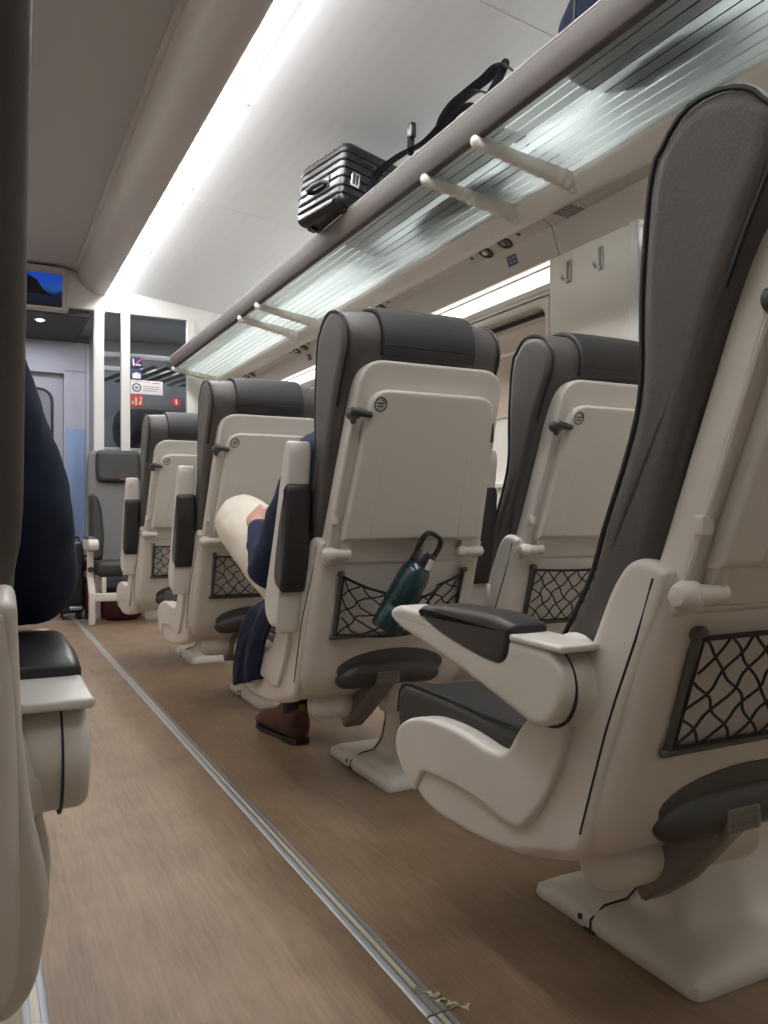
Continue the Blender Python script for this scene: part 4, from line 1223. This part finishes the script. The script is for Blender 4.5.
def head_details(c, fw, par):
    C = Vector(c); f = Vector(fw).normalized(); s = Vector((-f.y, f.x, 0)); u = Vector((0, 0, 1))
    bm = NB(); n = 24; rings = []
    for d, a, b, o in ((-.03, .088, .076, -.020), (.0, .096, .080, -.016), (.03, .101, .083, -.014), (.07, .101, .081, -.012), (.10, .084, .066, -.012), (.126, .050, .040, -.013), (.137, .012, .01, -.013)):
        ring = []
        for i in range(n):
            an = 2*PI*i/n; x = o+a*cos(an)
            if d < .06: x = min(x, .03+d*.3)
            ring.append(tuple(C+f*x+s*b*sin(an)+u*d))
        rings.append(ring)
    loft(bm, rings); finish('hair', bm, 'hair', par)
    for k in (-1, 1):
        e = C+f*.079+s*k*.031+u*.008
        finish('eye', lathe(NB(), [(.0, -.011), (.007, -.008), (.010, 0), (.007, .006), (0, .008)], 14, e, f), 'signwhite', par)
        finish('iris', lathe(NB(), [(0, .0088), (.004, .0084), (.0045, .006), (0, .006)], 12, e, f), 'hair', par)

# passenger in the seat with the bottle
p = empty('person', (0, 0, 0), 'seated person in a navy coat and cream trousers, one leg crossed', 'person')
hip, neck = Vector((.99, 2.20, .55)), Vector((.985, 2.03, 1.06))
HC = (.985, 2.075, 1.175)
SL, EL, HL = (.830, 2.045, .960), (.775, 2.29, .640), (.795, 2.45, .772)
SR, ER, HR = (1.150, 2.045, .985), (1.17, 2.26, .68), (1.08, 2.50, .66)
KL, AL = (.822, 2.700, .772), (1.11, 2.70, .665)
KR, AR = (1.075, 2.635, .555), (.998, 2.690, .115)
body = [limb([hip, (.988, 2.14, .72), (.986, 2.06, .90), (.985, 2.03, 1.0)], [.135, .125, .140, .10], 18, (.78, 1.1)), limb([(.985, 2.03, .98), neck, (.985, 2.06, 1.13)], [.07, .055, .053], 14)]
body += head(HC, (0, 1, 0))
for S, E_, H in ((SL, EL, HL), (SR, ER, HR)):
    body += [limb([(.985, 2.035, .99), S], [.06, .058], 14), limb([S, E_], [.054, .042], 14), limb([E_, H], [.040, .026], 14)]
body += hand(HL, (.10, .9, .30), (.75, .1, -.65), -1, .5, 1.05) + hand(HR, (-.3, .8, -.05), (0, .1, -1), 1, .5, 1.05)
for h0, K, A_ in (((.905, 2.21, .545), KL, AL), ((1.08, 2.21, .545), KR, AR)):
    body += [limb([h0, K], [.085, .060], 16), limb([K, A_], [.055, .036], 14)]
body += [limb([AL, (1.20, 2.72, .655), (1.27, 2.76, .70)], [.036, .038, .028], 12), limb([AR, (.998, 2.72, .055), (.993, 2.88, .040)], [.036, .042, .028], 12)]
finish('body', voxel(body, .009, 3), 'skin', p, None, 60)
head_details(HC, (0, 1, 0), p)
coat = [limb([hip+Vector((0, -.01, .02)), (.988, 2.135, .72), (.986, 2.055, .90), (.985, 2.03, 1.02)], [.160, .152, .162, .11], 20, (.80, 1.12)), limb([(.985, 2.03, 1.0), (.985, 2.035, 1.06)], [.09, .066], 14)]
for S, E_, H in ((SL, EL, HL), (SR, ER, HR)):
    Hc = Vector(E_).lerp(Vector(H), .80)
    md = Vector(S).lerp(Vector(E_), .5)+Vector((-.006 if S[0] < 1 else .006, 0, 0))
    coat += [limb([(.985, 2.035, .985), S], [.08, .072], 16), limb([S, md, E_], [.070, .066, .063], 16), limb([E_, Hc], [.062, .044], 16)]
ct = finish('coat', voxel(coat, .010, 4, .007), 'navy', p, None, 60)
# coat tail hanging over the side of the seat towards the floor
bm = NB(); rows_ = 14; cols = 16; front = []; back_ = []
for i in range(rows_+1):
    v = i/rows_
    yl = lerp(1.975, 2.225, smooth(v)); yr = lerp(2.060, 2.430, v**.6); z0 = lerp(.640, .325, v); z1 = lerp(.610, .270, v)
    ring_f, ring_b = [], []
    for j in range(cols+1):
        u = j/cols
        y = lerp(yl, yr, u); z = lerp(z0, z1, u)
        x = .706-.016*sin(PI*v)+.013*sin(u*11+v*2.0)*(.35+.65*v)+.006*sin(u*23+1)*v
        x += .075*max(0, 1-v*4.5)
        ring_f.append((x, y, z)); ring_b.append((x+.012, y, z))
    front.append(ring_f); back_.append(ring_b)
for a, b in zip(front, back_): pass
loft(bm, [f_+b_[::-1] for f_, b_ in zip(front, back_)])
finish('coat_tail', bm, 'navy', ct, None, 70)
tr = []
for h0, K, A_ in (((.905, 2.21, .550), KL, AL), ((1.08, 2.21, .55), KR, AR)):
    e = Vector(K).lerp(Vector(A_), .86)
    tr += [limb([h0, Vector(h0).lerp(Vector(K), .5)+Vector((0, 0, -.004)), K], [.128, .120, .100], 18), limb([K, Vector(K).lerp(e, .5), e], [.096, .066, .056], 16)]
tr += [limb([(.90, 2.20, .545), (1.08, 2.20, .545)], [.12, .12], 16)]
finish('trousers', voxel(tr, .010, 5, .004), 'beige', p, None, 60)
def boot(ank, heel, toe, floorz, par):
    ank, heel, toe = Vector(ank), Vector(heel), Vector(toe)
    f = (toe-heel); f.normalize(); s = Vector((-f.y, f.x, 0)).normalized() if abs(f.z) < .9 else Vector((1, 0, 0)); u = s.cross(f)*-1
    u = f.cross(s) if f.cross(s).z > 0 else -f.cross(s)
    Lb = (toe-heel).length; bm = NB()
    rings = []
    for d, w, h in ((0, .020, .07), (.012, .034, .112), (.04, .041, .135), (.085, .042, .135), (.125, .042, .105), (.165, .045, .082), (.22, .049, .068), (.27, .044, .056), (.30, .032, .044), (.318, .010, .022)):
        d = d*Lb/.318
        ring = []
        for i in range(18):
            a = 2*PI*i/18
            hh = .010+(h*1.2-.010)*(.5+.5*sin(a)); ww = 1.12*w*math.copysign(abs(cos(a))**.7, cos(a))*(1 if sin(a) < .2 else 1-.25*sin(a))
            ring.append(tuple(heel+f*d+s*ww+u*hh))
        rings.append(ring)
    loft(bm, rings)
    b = finish('boot', bm, 'boot', par, 'brown suede ankle boot', 60)
    bm = NB(); sole = [(0, .024), (.02, .037), (.07, .041), (.12, .038), (.18, .045), (.23, .049), (.28, .043), (.31, .026), (.322, .0)]
    out = [(d*Lb/.318, w) for d, w in sole]+[(d*Lb/.318, -w) for d, w in sole[-2::-1]]
    prism(bm, out, 0, .012, .004, 2, lambda a, c, w: tuple(heel+f*(a-.002)+s*c*1.03+u*w))
    prism(bm, [(d, w) for d, w in out if d < .095*Lb/.318+.001], -.0, .020, .002, 1, lambda a, c, w: tuple(heel+f*(a-.003)+s*c*1.04+u*w))
    finish('sole', bm, 'sole', b)
    return b, f, s, u
b, f, s, u = boot((.998, 2.69, .13), (1.004, 2.615, .0), (.966, 2.945, .0), 0, p)
finish('sock', tube(NB(), [(.998, 2.668, .09), (1.0, 2.664, .20)], [.043, .047], 16), 'sock', p, 'black sock above the boot')
finish('pull_tab', box(NB(), .992, 1.012, 2.608, 2.615, .118, .142, .002), 'tag', b, 'mustard pull tab')
boot((1.20, 2.72, .66), (1.165, 2.715, .60), (1.40, 2.78, .80), 0, p)

# passenger in the left seat
p = empty('person', (0, 0, 0), 'person in the left seat, dark navy sleeve resting on the armrest', 'person')
dx = LX
hip, neck = Vector((dx, 1.10, .55)), Vector((dx, .92, 1.06)); HC = (dx, .965, 1.175)
S1, E1, H1 = (dx+.185, .930, .945), (.056, 1.125, .716), (.050, 1.345, .700)
S2, E2, H2 = (dx-.170, .930, .985), (dx-.21, 1.16, .70), (dx-.06, 1.38, .64)
K1, A1 = (dx+.10, 1.56, .555), (dx+.10, 1.60, .115); K2, A2 = (dx-.10, 1.56, .555), (dx-.10, 1.60, .115)
body = [limb([hip, (dx, 1.03, .72), (dx, .95, .90), (dx, .92, 1.0)], [.135, .125, .14, .10], 18, (.78, 1.1)), limb([(dx, .92, .98), neck, (dx, .95, 1.13)], [.07, .055, .053], 14)] + head(HC, (0, 1, 0))
for S, E_, H in ((S1, E1, H1), (S2, E2, H2)):
    body += [limb([(dx, .925, .99), S], [.06, .058], 14), limb([S, E_], [.052, .042], 14), limb([E_, H], [.040, .026], 14)]
body += hand(H1, (-.05, 1, -.06), (0, 0, -1), -1, .5, 1.05) + hand(H2, (.4, .8, -.1), (0, 0, -1), 1, .4, 1.05)
for h0, K, A_ in (((dx+.085, 1.12, .545), K1, A1), ((dx-.085, 1.12, .545), K2, A2)):
    body += [limb([h0, K], [.085, .060], 16), limb([K, A_], [.055, .036], 14), limb([A_, Vector(A_)+Vector((0, .03, -.06)), Vector(A_)+Vector((0, .18, -.075))], [.036, .042, .028], 12)]
finish('body', voxel(body, .010, 3), 'skin', p, None, 60)
head_details(HC, (0, 1, 0), p)
coat = [limb([hip, (dx, 1.03, .72), (dx, .955, .90), (dx, .925, 1.02)], [.158, .150, .160, .11], 20, (.80, 1.1)), limb([(dx, .92, 1.0), (dx, .93, 1.06)], [.09, .066], 14)]
for S, E_, H in ((S1, E1, H1), (S2, E2, H2)):
    md = Vector(S).lerp(Vector(E_), .55)+Vector((.012 if S[0] > dx else -.012, .0, 0))
    coat += [limb([(dx, .925, .985), S], [.08, .074], 16), limb([S, md, E_], [.074, .070, .062], 16), limb([E_, Vector(E_).lerp(Vector(H), .85)], [.062, .045], 16)]
finish('jacket', voxel(coat, .010, 4, .007), 'navy2', p, None, 60)
tr = []
for h0, K, A_ in (((dx+.085, 1.12, .55), K1, A1), ((dx-.085, 1.12, .55), K2, A2)):
    tr += [limb([h0, K], [.115, .082], 18), limb([K, Vector(K).lerp(Vector(A_), .9)], [.080, .058], 16)]
finish('trousers', voxel(tr+[limb([(dx-.08, 1.11, .55), (dx+.08, 1.11, .55)], [.118, .118], 16)], .012, 4), 'navy2', p, None, 60)
for x in (.10, -.10): boot((dx+x, 1.6, .1), (dx+x, 1.54, 0), (dx+x, 1.86, 0), 0, p)

# ------------------------------------------------------------------ camera, world, colour
cam = bpy.data.cameras.new('camera'); co = bpy.data.objects.new('camera', cam); COL.objects.link(co)
co.location = (0, 0, .8)
co.rotation_euler = (PI/2, 0, -math.atan(405/800))
cam.sensor_fit = 'HORIZONTAL'; cam.sensor_width = 36; cam.lens = 36*800/768
cam.shift_y = 3/768; cam.clip_start = .02
scene.camera = co
w = bpy.data.worlds.new('world'); scene.world = w; w.use_nodes = True
w.node_tree.nodes['Background'].inputs[0].default_value = (.5, .5, .55, 1)
w.node_tree.nodes['Background'].inputs[1].default_value = .05
vs = scene.view_settings
vs.view_transform = 'Standard'; vs.look = 'None'; vs.gamma = 1; vs.use_curve_mapping = False
vs.exposure = 0.08
scene.cycles.max_bounces = 8; scene.cycles.diffuse_bounces = 5; scene.cycles.transparent_max_bounces = 12
scene.cycles.sample_clamp_indirect = 6
